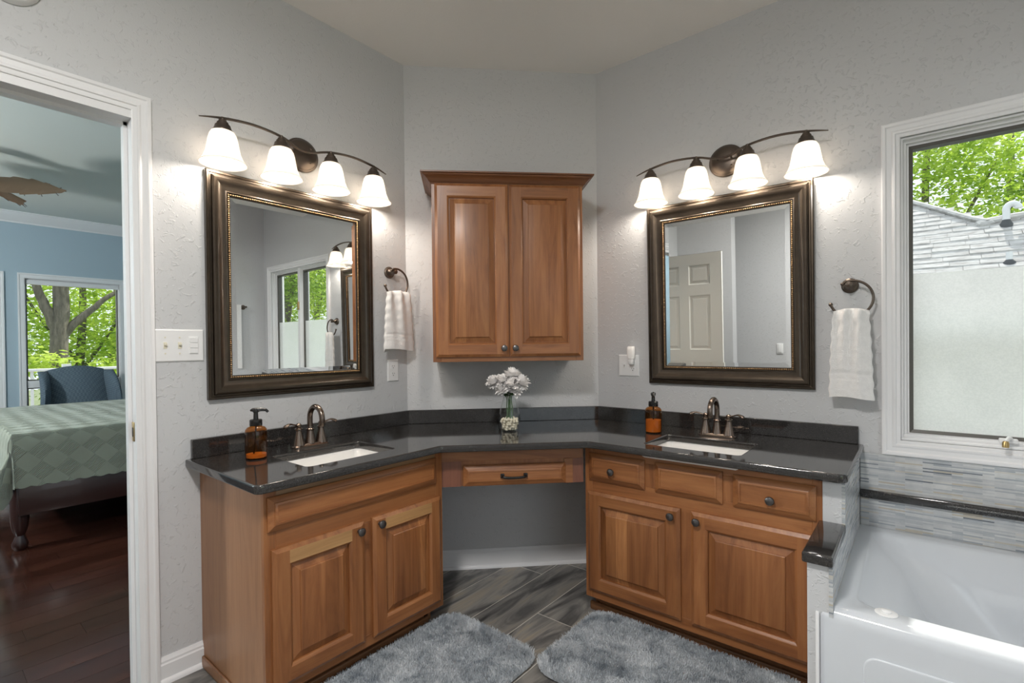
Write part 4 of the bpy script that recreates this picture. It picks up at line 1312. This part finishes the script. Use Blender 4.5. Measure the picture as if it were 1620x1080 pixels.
# ------------------------------------------------------------------ bathtub
tb = thing('bathtub', 'white alcove bathtub with panelled apron under the window', 'bathtub', (0, 0, 0))
g = G()
tx0, tx1, ty0, ty1, tz = 1.9915, XF - 0.001, -0.862, -0.013, 0.487
def tl(dx0, dx1, dy0, dy1, z, r, n=10): return rrect(tx0 + dx0, tx1 - dx1, ty0 + dy0, ty1 - dy1, r, n, z)
loops = [tl(-0.033, 0, 0, 0, 0.0, 0.003), tl(-0.033, 0, 0, 0, 0.447, 0.003), tl(-0.032, 0, 0.001, 0, 0.458, 0.003), tl(-0.029, 0, 0.004, 0, 0.469, 0.003), tl(-0.020, 0, 0.011, 0, 0.479, 0.004), tl(-0.008, 0, 0.020, 0.001, 0.4855, 0.004), tl(0.004, 0.006, 0.034, 0.006, tz, 0.008),
         tl(0.040, 0.06, 0.078, 0.050, tz - 0.001, 0.05), tl(0.046, 0.066, 0.085, 0.058, tz - 0.004, 0.055), tl(0.052, 0.072, 0.090, 0.064, tz - 0.012, 0.06),
         tl(0.085, 0.085, 0.100, 0.078, tz - 0.045, 0.08), tl(0.135, 0.10, 0.110, 0.092, tz - 0.085, 0.11), tl(0.170, 0.115, 0.120, 0.105, tz - 0.13, 0.16), tl(0.22, 0.13, 0.130, 0.12, tz - 0.22, 0.20), tl(0.28, 0.15, 0.145, 0.14, tz - 0.33, 0.22), tl(0.33, 0.19, 0.18, 0.18, tz - 0.38, 0.20), tl(0.42, 0.26, 0.25, 0.25, tz - 0.395, 0.14)]
g.loft(loops, 0, True, True)
g.build('shell', ['acrylic_white'], tb, smooth=45)
g = G()
def al(x0, z0, r, y, x1=XF - 0.06, z1=0.385): return [(x, y, z) for x, z in rrect(x0, x1, z0, z1, r, 8)]
y = ty0
g.loft([al(2.060, 0.05, 0.034, y + 0.002), al(2.060, 0.05, 0.034, y - 0.0015), al(2.0615, 0.0515, 0.0335, y - 0.0035, XF - 0.0615, 0.3835), al(2.064, 0.054, 0.033, y - 0.004, XF - 0.064, 0.381)], 0, False, True)
g.build('apron_panel', ['acrylic_white'], tb, smooth=50)
g = G()
g.box(1.948, 1.9575, ty0 - 0.009, ty0 + 0.0, 0.0, 0.470, 0, 0.003, 2)
g.build('flange', ['trim_white'], tb)
g = G()
g.lathe([(0.026, 0.0), (0.027, 0.002), (0.024, 0.004), (0.012, 0.004), (0.012, 0.008), (0.009, 0.010), (0.0, 0.0105)], 24, 0, Matrix.Translation((2.108, -0.800, tz - 0.0005)))
tag(g.build('air_switch', ['plastic_white'], tb), 'small white push button set in the rim')

# ------------------------------------------------------------------ rugs
def rug(x0, x1, y0, y1, label, seed, rz=0.0):
    cx, cy = (x0 + x1) / 2, (y0 + y1) / 2
    hx, hy = (x1 - x0) / 2, (y1 - y0) / 2
    t = thing('bath_rug', label, 'rug', (cx, cy, 0.001), rz, 'grey shag bath rugs')
    rc = 0.085
    g = G()
    def lp(d, z): return rrect(-hx + d, hx - d, -hy + d, hy - d, rc - d * 0.3, 8, z)
    g.loft([lp(0.012, 0.0), lp(0.006, 0.004), lp(0.006, 0.012), lp(0.016, 0.017), lp(0.03, 0.018)], 0, True, True)
    g.build('backing', ['rug_pile'], t)
    rnd = random.Random(seed)
    def inside(x, y):
        ax, ay = abs(x) - (hx - rc), abs(y) - (hy - rc)
        if abs(x) > hx or abs(y) > hy: return False
        return not (ax > 0 and ay > 0 and ax * ax + ay * ay > rc * rc)
    V, F = [], []
    N_ = int(4 * hx * hy * 210000)
    for _ in range(N_):
        x, y = rnd.uniform(-hx, hx), rnd.uniform(-hy, hy)
        if not inside(x, y): continue
        q = mnoise.noise(Vector((x * 7 + seed, y * 7, 0))); q2 = mnoise.noise(Vector((x * 7, y * 7 + seed, 5)))
        a = rnd.uniform(0, 6.283)
        ln = rnd.uniform(0.014, 0.024)
        lx = 0.35 * q + 0.45 * math.cos(a); ly = 0.35 * q2 + 0.45 * math.sin(a)
        tip = Vector((x + lx * ln, y + ly * ln, 0.011 + ln * 0.85 * (1 + 0.25 * q)))
        b = rnd.uniform(0, 6.283); w = rnd.uniform(0.0009, 0.0016)
        i = len(V)
        V += [(x - w * math.cos(b), y - w * math.sin(b), 0.010), (x + w * math.cos(b), y + w * math.sin(b), 0.010), (tip.x + w * 0.6 * math.cos(b), tip.y + w * 0.6 * math.sin(b), tip.z), (tip.x - w * 0.6 * math.cos(b), tip.y - w * 0.6 * math.sin(b), tip.z)]
        F.append((i, i + 1, i + 2, i + 3))
    me = bpy.data.meshes.new('pile'); me.from_pydata(V, [], F); me.materials.append(MAT['rug_pile'])
    o = bpy.data.objects.new('pile', me); COL.objects.link(o); o.parent = t
    o['kind'] = 'stuff'
rug(0.510, 1.026, -1.80, -0.930, 'grey shag bath rug in front of the left vanity', 2)
rug(1.030, 1.880, -1.020, -0.497, 'grey shag bath rug in front of the right vanity', 5)

# ------------------------------------------------------------------ bedroom beyond the doorway
BX, BY0, BY1, BH = -5.5, -4.6, 0.45, 2.755
struct(plank_floor('bedroom_floor', BX, -0.06, BY0, BY1, 0.127, 1.2, 0.0016, -0.39, {}, ['floor_cherry', 'groove_dark'], 11), 'dark cherry plank floor of the bedroom', 'floor')
g = G()
g.box(BX - 0.14, -0.12, BY0, BY1, BH, BH + 0.1)
struct(g.build('bedroom_ceiling', ['bedroom_ceiling_paint'], smooth=0), 'pale bedroom ceiling seen through the doorway', 'ceiling')
W2 = (-1.655, -0.804, 0.33, 2.040)      # bedroom window openings y0 y1 z0 z1
W3 = (-2.725, -1.874, 0.33, 2.040)
g = G()
g.box(BX - 0.14, BX, BY0, W3[0], -0.05, BH + 0.1); g.box(BX - 0.14, BX, W3[1], W2[0], -0.05, BH + 0.1); g.box(BX - 0.14, BX, W2[1], BY1, -0.05, BH + 0.1)
for w in (W2, W3):
    g.box(BX - 0.14, BX, w[0], w[1], -0.05, w[2]); g.box(BX - 0.14, BX, w[0], w[1], w[3], BH + 0.1)
struct(g.build('bedroom_wall_far', ['bedroom_paint'], smooth=0), 'pale blue bedroom window wall', 'wall')
g = G()
g.box(BX - 0.14, -0.12, BY1, BY1 + 0.12, -0.05, BH + 0.1)
struct(g.build('bedroom_wall_head', ['bedroom_paint'], smooth=0), 'pale blue bedroom wall at the head of the bed', 'wall')
g = G()
g.box(BX - 0.14, -0.12, BY0 - 0.12, BY0, -0.05, BH + 0.1)
struct(g.build('bedroom_wall_side', ['bedroom_paint'], smooth=0), 'pale blue bedroom wall beyond the foot of the bed', 'wall')
g = G()
g.box(-0.14, -0.1205, BY0, -2.83, 0, BH); g.box(-0.14, -0.1205, -1.91, BY1, 0, BH); g.box(-0.14, -0.1205, -2.83, -1.91, 2.14, BH)
struct(g.build('bedroom_wall_door', ['bedroom_paint'], smooth=0), 'pale blue bedroom side of the doorway wall', 'wall')
g = G()
cr = [(0, -0.115), (0.010, -0.115), (0.014, -0.100), (0.030, -0.085), (0.062, -0.045), (0.078, -0.025), (0.084, -0.012), (0.095, -0.010), (0.095, 0)]
g.grid([[(BX + d, y, BH + z) for d, z in cr] for y in (BY0, BY1)])
struct(g.build('trim_6', ['trim_white'], smooth=30), 'white crown moulding along the bedroom window wall', 'trim')

def bed_window(name, w, label):
    t = thing(name, label, 'window'); tag(t, kind='structure')
    y0, y1, z0, z1 = w
    fn = lambda a, b, d: (BX - d, a, b)
    g = G()
    o = 0.057
    g.sweep([(y0 - o, z0 - o), (y1 + o, z0 - o), (y1 + o, z1 + o), (y0 - o, z1 + o)], [(0, 0), (0, -0.018), (0.014, -0.018), (0.02, -0.013), (0.04, -0.013), (0.058, -0.008), (0.058, 0)], closed=True, fn=fn)
    g.build('casing', ['trim_white'], t, smooth=25)
    g = G()
    def fr(a, b, c, d, pr, mi=0):
        loops = []
        for i, x in pr: loops.append([(BX - x, a + i, c + i), (BX - x, b - i, c + i), (BX - x, b - i, d - i), (BX - x, a + i, d - i)])
        g.loft(loops, mi)
    fr(y0, y1, z0, z1, [(0, -0.001), (0, 0.03), (0.012, 0.032), (0.012, 0.13)])
    g.box(BX - 0.12, BX - 0.01, y0 + 0.012, y1 - 0.012, 0.815, 0.895, 0, 0.004)
    g.box(BX - 0.05, BX - 0.015, y0 + 0.012, y1 - 0.012, z1 - 0.062, z1 - 0.012, 0, 0.004)   # rolled-up shade
    g.build('jamb', ['trim_white'], t, smooth=0)
    for a, b in ((0.895, z1 - 0.03), (z0 + 0.012, 0.815)):
        g = G()
        fr(y0 + 0.012, y1 - 0.012, a, b, [(0, 0.10), (0, 0.05), (0.012, 0.054), (0.012, 0.10)])
        s = g.build('sash', ['sash_bronze'], t, smooth=0)
        g = G(); g.box(BX - 0.082, BX - 0.078, y0 + 0.022, y1 - 0.022, a + 0.01, b - 0.01)
        g.build('pane', ['pane_clear'], s, smooth=0)
bed_window('window_2', W2, 'tall bedroom window behind the blue wing chair')
bed_window('window_3', W3, 'second bedroom window left of the wing chair')

# bed
bx0, bx1, by0, by1, bz = -4.12, -2.10, -2.10, 0.10, 0.730
bed = thing('bed', 'dark cherry bed frame under the green coverlet', 'bed', (0, 0, 0))
g = G()
g.box(bx0 + 0.03, bx1 - 0.06, by0 + 0.06, by1, 0.36, bz - 0.05, 0, 0.09, 3)
g.build('mattress', ['towel_white'], bed)
for x in (bx0 - 0.005, bx1 - 0.005):
    g = G(); g.box(x, x + 0.03, by0 + 0.02, by1, 0.225, 0.40, 0, 0.004); g.build('side_rail', ['dark_cherry'], bed)
g = G(); g.box(bx0 + 0.05, bx1 - 0.05, by0 + 0.01, by0 + 0.035, 0.225, 0.50, 0, 0.006); g.build('foot_rail', ['dark_cherry'], bed)
for x in (bx0 + 0.05, bx1 - 0.05):
    g = G()
    g.lathe([(0.026, 0.0), (0.036, 0.015), (0.040, 0.04), (0.028, 0.07), (0.022, 0.09), (0.034, 0.12), (0.040, 0.15), (0.044, 0.19), (0.044, 0.44), (0.036, 0.46), (0.030, 0.49), (0.036, 0.52), (0.0, 0.53)], 20, 0, Matrix.Translation((x, by0 + 0.03, 0)))
    g.build('post', ['dark_cherry'], bed)
g = G(); g.box(bx0 - 0.04, bx1 + 0.04, by1 + 0.005, by1 + 0.05, 0.0, 1.25, 0, 0.01); g.build('headboard', ['dark_cherry'], bed)

def coverlet():
    bm = bmesh.new(); uvl = bm.loops.layers.uv.new('UVMap')
    drop = 0.40
    def axis(lo, hi, n, skirt, both=True):
        v = []
        if both: v += [('lo', 1 - k / skirt) for k in range(skirt)]
        v += [('in', k / n) for k in range(n + 1)]
        v += [('hi', (k + 1) / skirt) for k in range(skirt)]
        return v
    AX = axis(bx0, bx1, 130, 40); AY = axis(by0, by1, 150, 40)
    AY = [a for a in AY if a[0] != 'hi']
    r = 0.13
    pts, uvs = {}, {}
    for i, (ka, ta) in enumerate(AX):
        for j, (kb, tb) in enumerate(AY):
            px = lerp(bx0, bx1, ta) if ka == 'in' else (bx0 if ka == 'lo' else bx1)
            py = lerp(by0, by1, tb) if kb == 'in' else by0
            along = py if ka != 'in' else px
            sc = drop + 0.010 * abs(math.sin(along * PI / 0.075))
            ex = 0 if ka == 'in' else (ta * sc) * (-1 if ka == 'lo' else 1)
            ey = 0 if kb == 'in' else -(tb * sc)
            e = math.hypot(ex, ey)
            x, y, z = px, py, bz
            if e > 0:
                d = Vector((ex, ey)) / e
                cs = min(e, drop * 1.28) if (ex and ey) else e
                th = min(cs / r, PI / 2)
                out = r * math.sin(th); z = bz - r * (1 - math.cos(th))
                dn = max(0, cs - r * PI / 2)
                z -= dn
                wave = math.sin(py * 11 + px * 9 + 0.6) + 0.5 * math.sin(py * 23 + px * 17)
                ang = math.atan2(ey, ex)
                corner = 1.0 if (ex and ey) else 0.0
                out += dn * 0.05 + dn * 0.035 * wave + corner * dn * (0.16 + 0.30 * math.sin(ang * 5 + 0.4))
                x += d.x * (out - r * math.sin(th) * 0.8); y += d.y * (out - r * math.sin(th) * 0.8)
            else:
                z += 0.008 * math.sin(px * 7 + py * 3) * math.sin(py * 5 - px * 2)
            pts[i, j] = bm.verts.new((x, y, z))
            uvs[i, j] = (px + ex, py + ey)
    for i in range(len(AX) - 1):
        for j in range(len(AY) - 1):
            q = [(i, j), (i + 1, j), (i + 1, j + 1), (i, j + 1)]
            f = bm.faces.new([pts[k] for k in q])
            f.smooth = True
            for lo, k in zip(f.loops, q): lo[uvl].uv = uvs[k]
    me = bpy.data.meshes.new('coverlet'); bm.to_mesh(me); bm.free()
    me.materials.append(MAT['coverlet_green'])
    o = bpy.data.objects.new('coverlet', me); COL.objects.link(o)
    tag(o, 'sage green quilted coverlet with scalloped hem draped over the bed', 'bedspread')
coverlet()

# wing chair
t = thing('wing_chair', 'blue patterned wing chair between the bed and the bedroom window', 'armchair', (-4.85, -1.295, 0), RZ_L + R(2))
g = G()
rows = []
for i in range(15):
    v = i / 14
    z = 0.42 + 0.60 * v
    hw = lerp(0.25, 0.238, v)
    row = []
    for k in range(17):
        u = -1 + 2 * k / 16
        row.append((u * hw, -0.02 + 0.22 * v - 0.05 * (1 - u * u) * (1 - (2 * v - 1) ** 2 * 0.6), z + (0.045 * (1 - u * u) if v > 0.9 else 0.045 * (1 - u * u) * v)))
    back = [(p[0], p[1] + 0.13, p[2] - 0.01) for p in row[::-1]]
    rows.append(row + back)
g.loft(rows, 0, True, True)
g.build('backrest', ['chair_blue'], t, smooth=60)
for s in (-1, 1):
    g = G()
    rows = []
    for i in range(13):
        v = i / 12
        z = 0.55 + 0.46 * v
        depth = 0.27 * math.sin(PI * (0.16 + 0.66 * v)) + 0.02
        if v > 0.85: depth *= 1 - 2.2 * (v - 0.85)
        y1 = 0.10 + 0.17 * v
        inner = s * lerp(0.222, 0.200, v)
        loop = []
        for k in range(14):
            a = 2 * PI * k / 14
            ty = y1 - depth / 2 + depth / 2 * math.cos(a)
            f = (y1 - ty) / max(depth, 1e-3)
            loop.append((inner + s * (0.045 + 0.055 * f) + 0.042 * math.sin(a), ty, z))
        rows.append(loop)
    g.loft(rows, 0, True, True)
    g.build('wing', ['chair_blue'], t, smooth=60)
    g = G()
    g.box(s * 0.27 if s > 0 else -0.38, 0.38 if s > 0 else -0.27, -0.52, 0.15, 0.16, 0.58, 0, 0.04, 3)
    g.build('arm', ['chair_blue'], t)
g = G(); g.box(-0.27, 0.27, -0.54, 0.10, 0.16, 0.44, 0, 0.04, 3); g.build('seat', ['chair_blue'], t)
for sx in (-1, 1):
    for y in (-0.48, 0.16):
        g = G(); g.tube([(sx * 0.31, y, 0.17), (sx * 0.31, y * 1.02, 0.0)], [0.028, 0.018], 10); g.build('leg', ['dark_cherry'], t)

# ceiling fan with palm-leaf blades
FX, FY, FZ = -3.18, -2.19, 2.50
t = thing('ceiling_fan', 'bedroom ceiling fan with brown palm-leaf blades', 'ceiling fan', (FX, FY, FZ))
g = G(); g.lathe([(0.07, BH - FZ - 0.001), (0.075, BH - FZ - 0.03), (0.02, BH - FZ - 0.06), (0.016, 0.06), (0.05, 0.055), (0.11, 0.03), (0.12, -0.02), (0.10, -0.06), (0.05, -0.09), (0.0, -0.095)], 28)
g.build('motor_housing', ['bronze_dark'], t)
for k in range(5):
    a = R(67.3 + 72 * k)
    g = G()
    M = Matrix.Rotation(a, 4, 'Z') @ Matrix.Rotation(R(34), 4, 'X')
    rows = []
    n = 40
    for i in range(n + 1):
        u = i / n
        x = 0.13 + 0.415 * u
        w = 0.150 * math.sin(PI * (0.10 + 0.88 * u) ** 0.9) + 0.004
        lobe = (u * 4.2) % 1.0
        w *= 0.84 + 0.20 * (1 - lobe)
        rows.append([M @ Vector((x - 0.035 * abs(q), q * w, -0.010 * abs(q) - 0.015 * u + q * 0.012)) for q in (-1, -0.6, -0.15, 0.15, 0.6, 1)])
    V = g.grid(rows, 0)
    ext = bmesh.ops.solidify(g.bm, geom=g.bm.faces[:], thickness=0.006)
    b = g.build('blade', ['fan_blade'], t, smooth=40)
    g = G()
    g.tube([M @ Vector((0.09, 0, -0.01)), M @ Vector((0.30, 0, -0.018)), M @ Vector((0.54, 0, -0.026))], [0.009, 0.005, 0.002], 6)
    for s in (-1, 1):
        for u in (0.22, 0.44, 0.66, 0.86):
            x = 0.13 + 0.415 * u
            w = 0.140 * math.sin(PI * (0.10 + 0.88 * u) ** 0.9)
            g.tube([M @ Vector((x - 0.05, 0, -0.017 - 0.006 * u)), M @ Vector((x - 0.005, s * w * 0.6, -0.019 - 0.010 * u + s * 0.007)), M @ Vector((x + 0.012, s * w, -0.021 - 0.013 * u + s * 0.012))], 0.0022, 5)
    g.build('leaf_ribs', ['fan_blade_edge'], b)

t = thing('added_floor_lamp', 'added floor lamp with white drum shade, out of view, brightening the bedroom', 'lamp', (-2.6, -4.25, 0))  # invented lamp out of view, lifts the bedroom brightness
g = G(); g.lathe([(0.15, 0.0), (0.15, 0.015), (0.02, 0.03), (0.012, 0.06), (0.012, 1.50), (0.0, 1.50)], 24); g.build('stand', ['bronze_dark'], t)
g = G(); g.lathe([(0.20, 1.42), (0.17, 1.72)], 32, cap0=False, cap1=False); g.build('lamp_shade', ['fill_lamp_glass'], t)
ld = bpy.data.lights.new('added_lamp_bulb', 'POINT'); ld.shadow_soft_size = 0.12; ld.energy = BED_FILL_W; ld.color = (0.97, 1.0, 0.98)
lo = bpy.data.objects.new('added_lamp_bulb', ld); COL.objects.link(lo); lo.parent = t; lo.location = (0, 0, 1.88)

# ------------------------------------------------------------------ outdoors
g = G()
g.box(-45, 45, -45, 45, -1.6, -1.5)
struct(g.build('ground', ['grass_ground'], smooth=0), 'grass ground around the house', 'ground')
g = G()
g.box(-8.15, BX - 0.14, -5.0, 3.0, -0.16, -0.06)
struct(g.build('deck', ['deck_wood'], smooth=0), 'wooden deck outside the bedroom windows', 'deck')
t = thing('deck_railing', 'white deck railing outside the bedroom window', 'railing', (-8.05, 0, -0.06))
for z0, z1, nm in ((0.98, 1.02, 'top_rail'), (0.08, 0.12, 'bottom_rail')):
    g = G(); g.box(-0.045, 0.045, -5.0, 3.0, z0, z1, 0, 0.006); g.build(nm, ['trim_white'], t)
for k in range(62):
    y = -4.95 + k * 0.13
    g = G()
    h = 0.05 if k % 14 == 3 else 0.017
    g.box(-h, h, y - h, y + h, 0.0 if h > 0.03 else 0.12, 1.08 if h > 0.03 else 0.98)
    g.build('post' if h > 0.03 else 'baluster', ['trim_white'], t, smooth=0)

def leaves(g_V, g_F, blobs, n, size, rnd):
    tot = sum(b[1] ** 2 for b in blobs)
    for c, r in blobs:
        m = int(n * r * r / tot)
        for _ in range(m):
            while True:
                p = Vector((rnd.uniform(-1, 1), rnd.uniform(-1, 1), rnd.uniform(-1, 1)))
                if 0.25 < p.length < 1: break
            p = p * (0.6 + 0.4 * rnd.random()) * r
            p.z *= 0.75
            # clumps: keep where a coarse noise is high
            q = Vector(c) + p
            if mnoise.noise(q * (2.7 / max(0.6, r * 0.55))) < -0.2: continue
            s = size * rnd.uniform(0.6, 1.25)
            d = Vector((rnd.uniform(-1, 1), rnd.uniform(-1, 1), rnd.uniform(-0.7, 0.3))).normalized()
            nrm = Vector((rnd.uniform(-.7, .7), rnd.uniform(-.7, .7), 1)).normalized()
            w = d.cross(nrm).normalized() * s * 0.36
            i = len(g_V)
            up = nrm * s * 0.08
            g_V += [tuple(q), tuple(q + d * s * 0.5 + w + up), tuple(q + d * s), tuple(q + d * s * 0.5 - w + up)]
            g_F += [(i, i + 1, i + 2), (i, i + 2, i + 3)]

def tree(loc, limbs, blobs, n, size, label, seed, leafm='leaf_bright', group=None):
    rnd = random.Random(seed)
    t = thing('tree', label, 'tree', loc, 0, group)
    g = G()
    for pts, r0, r1 in limbs:
        pp = smooth_path(pts, 4)
        pp = [p + Vector((rnd.uniform(-1, 1), rnd.uniform(-1, 1), 0)) * r0 * 0.12 for p in pp]
        g.tube(pp, [lerp(r0, r1, k / (len(pp) - 1)) for k in range(len(pp))], 9)
    g.build('trunk', ['bark'], t, smooth=60)
    V, F = [], []
    leaves(V, F, blobs, n, size, rnd)
    me = bpy.data.meshes.new('foliage'); me.from_pydata(V, [], F); me.materials.append(MAT[leafm])
    o = bpy.data.objects.new('foliage', me); COL.objects.link(o); o.parent = t
    o['kind'] = 'stuff'

# trees beyond the deck (bedroom window)
tree((-11.0, -0.56, -1.5), [([(0, 0, 0), (0.02, 0.0, 2.0), (0.0, 0.02, 3.2), (0, 0.06, 4.2), (0.05, 0.1, 6.5)], 0.17, 0.11),
                            ([(0, 0.03, 2.95), (0, 0.25, 3.30), (0, 0.50, 3.55), (0, 0.80, 3.86), (0, 1.3, 4.15)], 0.09, 0.03),
                            ([(0, -0.02, 3.1), (0, -0.16, 3.5), (0, -0.30, 3.9), (0, -0.5, 4.6)], 0.11, 0.05)],
     [((0, 0.4, 4.9), 1.0), ((-0.5, -0.6, 2.5), 0.7), ((0.2, 0.9, 2.3), 0.6), ((0.5, -0.1, 2.45), 0.45)], 2200, 0.13, 'grey forked tree trunk with side branches outside the bedroom window', 21, group=None)
for i, (x, y, s, lm, lab) in enumerate(((-15.5, -2.2, 1.0, 'leaf_bright', 'leafy bright green tree left of the forked trunk outside the bedroom'),
                                        (-16.5, 0.6, 1.1, 'leaf_bright', 'leafy bright green tree right behind the forked trunk'),
                                        (-15.0, 3.2, 1.05, 'leaf_deep', 'deep green tree right of the forked trunk beyond the deck'),
                                        (-19.5, 2.0, 1.3, 'leaf_bright', 'taller bright tree furthest beyond the deck'))):
    tree((x, y, -1.5), [([(0, 0, 0), (0.1, 0.05, 2), (0, 0.2, 4.5), (0.1, 0.1, 6.5)], 0.14 * s, 0.04), ([(0, 0.05, 2.0), (0.3, 0.7, 3.2), (0.4, 1.3, 4.4)], 0.06, 0.02), ([(0, 0.05, 2.4), (-0.2, -0.8, 3.8), (-0.3, -1.2, 5.0)], 0.06, 0.02)],
         [((0, 0, 4.2), 2.0 * s), ((0.3, 0.9, 2.6), 1.4 * s), ((0.2, -1.0, 2.8), 1.4 * s), ((0, 0, 6.4), 1.6 * s), ((0, 0.2, 1.4), 1.2 * s)], 11000, 0.145, lab, 60 + i, lm)

# neighbouring roof seen through the tub window
hw_ = thing('house_wing', 'grey shingled roof wing of the house outside the tub window', 'building', (0, 0, 0))
SLP = 0.80
def zroof(y): return -1.28 + SLP * y
top_line = [(0.2, 6.95), (2.15, 5.22), (2.74, 4.70), (3.02, 4.73), (6.5, 5.05)]
def ytop(x):
    for (a, b), (c, d) in zip(top_line, top_line[1:]):
        if a <= x <= c: return b + (d - b) * (x - a) / (c - a)
    return top_line[0][1] if x < 0.2 else top_line[-1][1]
YE = 3.45
g = G()
rnd = random.Random(8)
ky, course = YE, 0
stp = 0.076
while ky < 6.9:
    x = 0.2 - rnd.random() * 0.3
    while x < 6.5:
        w = rnd.uniform(0.14, 0.30)
        x1 = min(x + w, 6.5)
        if x1 > 0.2 and ytop(max(0.2, (x + x1) / 2)) > ky + 0.02:
            y1 = min(ky + stp * 1.15, ytop(max(0.2, (x + x1) / 2)) + 0.02)
            lift = 0.007 + rnd.random() * 0.013
            za, zb = zroof(ky) + lift, zroof(y1) + 0.002
            v = [g.bm.verts.new(p) for p in ((x + .002, ky, za - lift), (x1 - .002, ky, za - lift), (x1 - .002, ky, za), (x + .002, ky, za), (x1 - .002, y1, zb), (x + .002, y1, zb))]
            g.bm.faces.new((v[0], v[1], v[2], v[3])); g.bm.faces.new((v[3], v[2], v[4], v[5]))
        x = x1
    ky += stp
    course += 1
g.build('shingles', ['shingle'], hw_, smooth=0, recalc=False)
g = G()
pl = [(0.2, YE), (6.5, YE)] + [(a, b) for a, b in top_line[::-1]]
lo_ = [g.bm.verts.new((a, b, zroof(b) - 0.10)) for a, b in pl]; hi_ = [g.bm.verts.new((a, b, zroof(b))) for a, b in pl]
g.bm.faces.new(hi_); g.bm.faces.new(lo_[::-1])
for k in range(len(pl)):
    g.bm.faces.new((lo_[k], lo_[(k + 1) % len(pl)], hi_[(k + 1) % len(pl)], hi_[k]))
g.build('roof_deck', ['shingle'], hw_, smooth=0)
g = G()
rp = smooth_path([(a, b, zroof(b) + 0.012) for a, b in top_line], 10)
g.tube(rp, 0.055, 8, flat=0.5)
g.build('ridge_cap', ['shingle'], hw_, smooth=0)
g = G(); g.box(0.3, 6.4, YE + 0.35, YE + 0.5, -1.5, zroof(YE + 0.35) - 0.08); g.build('wall', ['siding'], hw_, smooth=0)
g = G(); g.box(0.2, 6.5, YE - 0.02, YE, zroof(YE) - 0.20, zroof(YE) + 0.01); g.build('fascia', ['trim_white'], hw_, smooth=0)

t = thing('vent_pipe', 'white gooseneck vent pipe on the shingled roof', 'vent pipe', (2.88, 4.62, zroof(4.62)))
g = G()
g.tube(smooth_path([(0, 0, 0.0), (0, 0, 0.12), (0, 0, 0.165), (0.022, 0, 0.20), (0.058, 0, 0.205), (0.085, 0, 0.18), (0.088, 0, 0.155)], 5), 0.030, 14)
g.build('pipe', ['pipe_white'], t)
g = G(); g.lathe([(0.060, -0.04), (0.050, 0.01), (0.036, 0.035), (0.032, 0.05)], 16); g.build('boot', ['boot_black'], t)
t = thing('vent_pipe', 'short white vent pipe low on the shingled roof', 'vent pipe', (2.845, 4.06, zroof(4.06)))
g = G(); g.tube([(0, 0, -0.02), (0, 0, 0.10)], 0.024, 14); g.build('pipe', ['pipe_white'], t)
g = G(); g.lathe([(0.052, -0.03), (0.045, 0.005), (0.030, 0.02), (0.026, 0.026)], 16); g.build('boot', ['boot_black'], t)

for i, (x, y, s, lm, lab) in enumerate(((2.3, 12.0, 1.0, 'leaf_bright', 'bright green tree behind the hip of the shingled roof'),
                                        (5.6, 12.5, 1.05, 'leaf_bright', 'bright green tree behind the vent pipe of the shingled roof'),
                                        (-0.8, 13.0, 1.0, 'leaf_deep', 'deep green tree left of the trees behind the shingled roof'),
                                        (4.0, 15.5, 1.2, 'leaf_deep', 'tall deep green tree furthest behind the shingled roof'),
                                        (13.0, 5.0, 1.0, 'leaf_deep', 'deep green tree beyond the end of the roof, seen in the left mirror'),
                                        (17.0, 8.2, 1.2, 'leaf_bright', 'bright green tree beyond the end of the roof, seen in the left mirror'))):
    tree((x, y, -1.5), [([(0, 0, 0), (0.1, 0.05, 3), (0, 0.2, 5.5), (0.1, 0.1, 8.5)], 0.15 * s, 0.04), ([(0, 0.05, 3.4), (0.6, 0.2, 5.2), (1.2, 0.3, 6.6)], 0.06, 0.02), ([(0, 0.05, 3.6), (-0.7, 0, 5.4), (-1.2, 0, 7.0)], 0.06, 0.02)],
         [((0, 0, 5.2), 1.9 * s), ((1.2, 0.1, 4.6), 1.4 * s), ((-1.2, -0.2, 4.7), 1.5 * s), ((0.3, 0, 7.2), 1.5 * s), ((0.75, -0.3, 6.5), 1.2 * s), ((0, 0.2, 3.0), 1.4 * s)], 15000, 0.125, lab, 90 + i, lm)
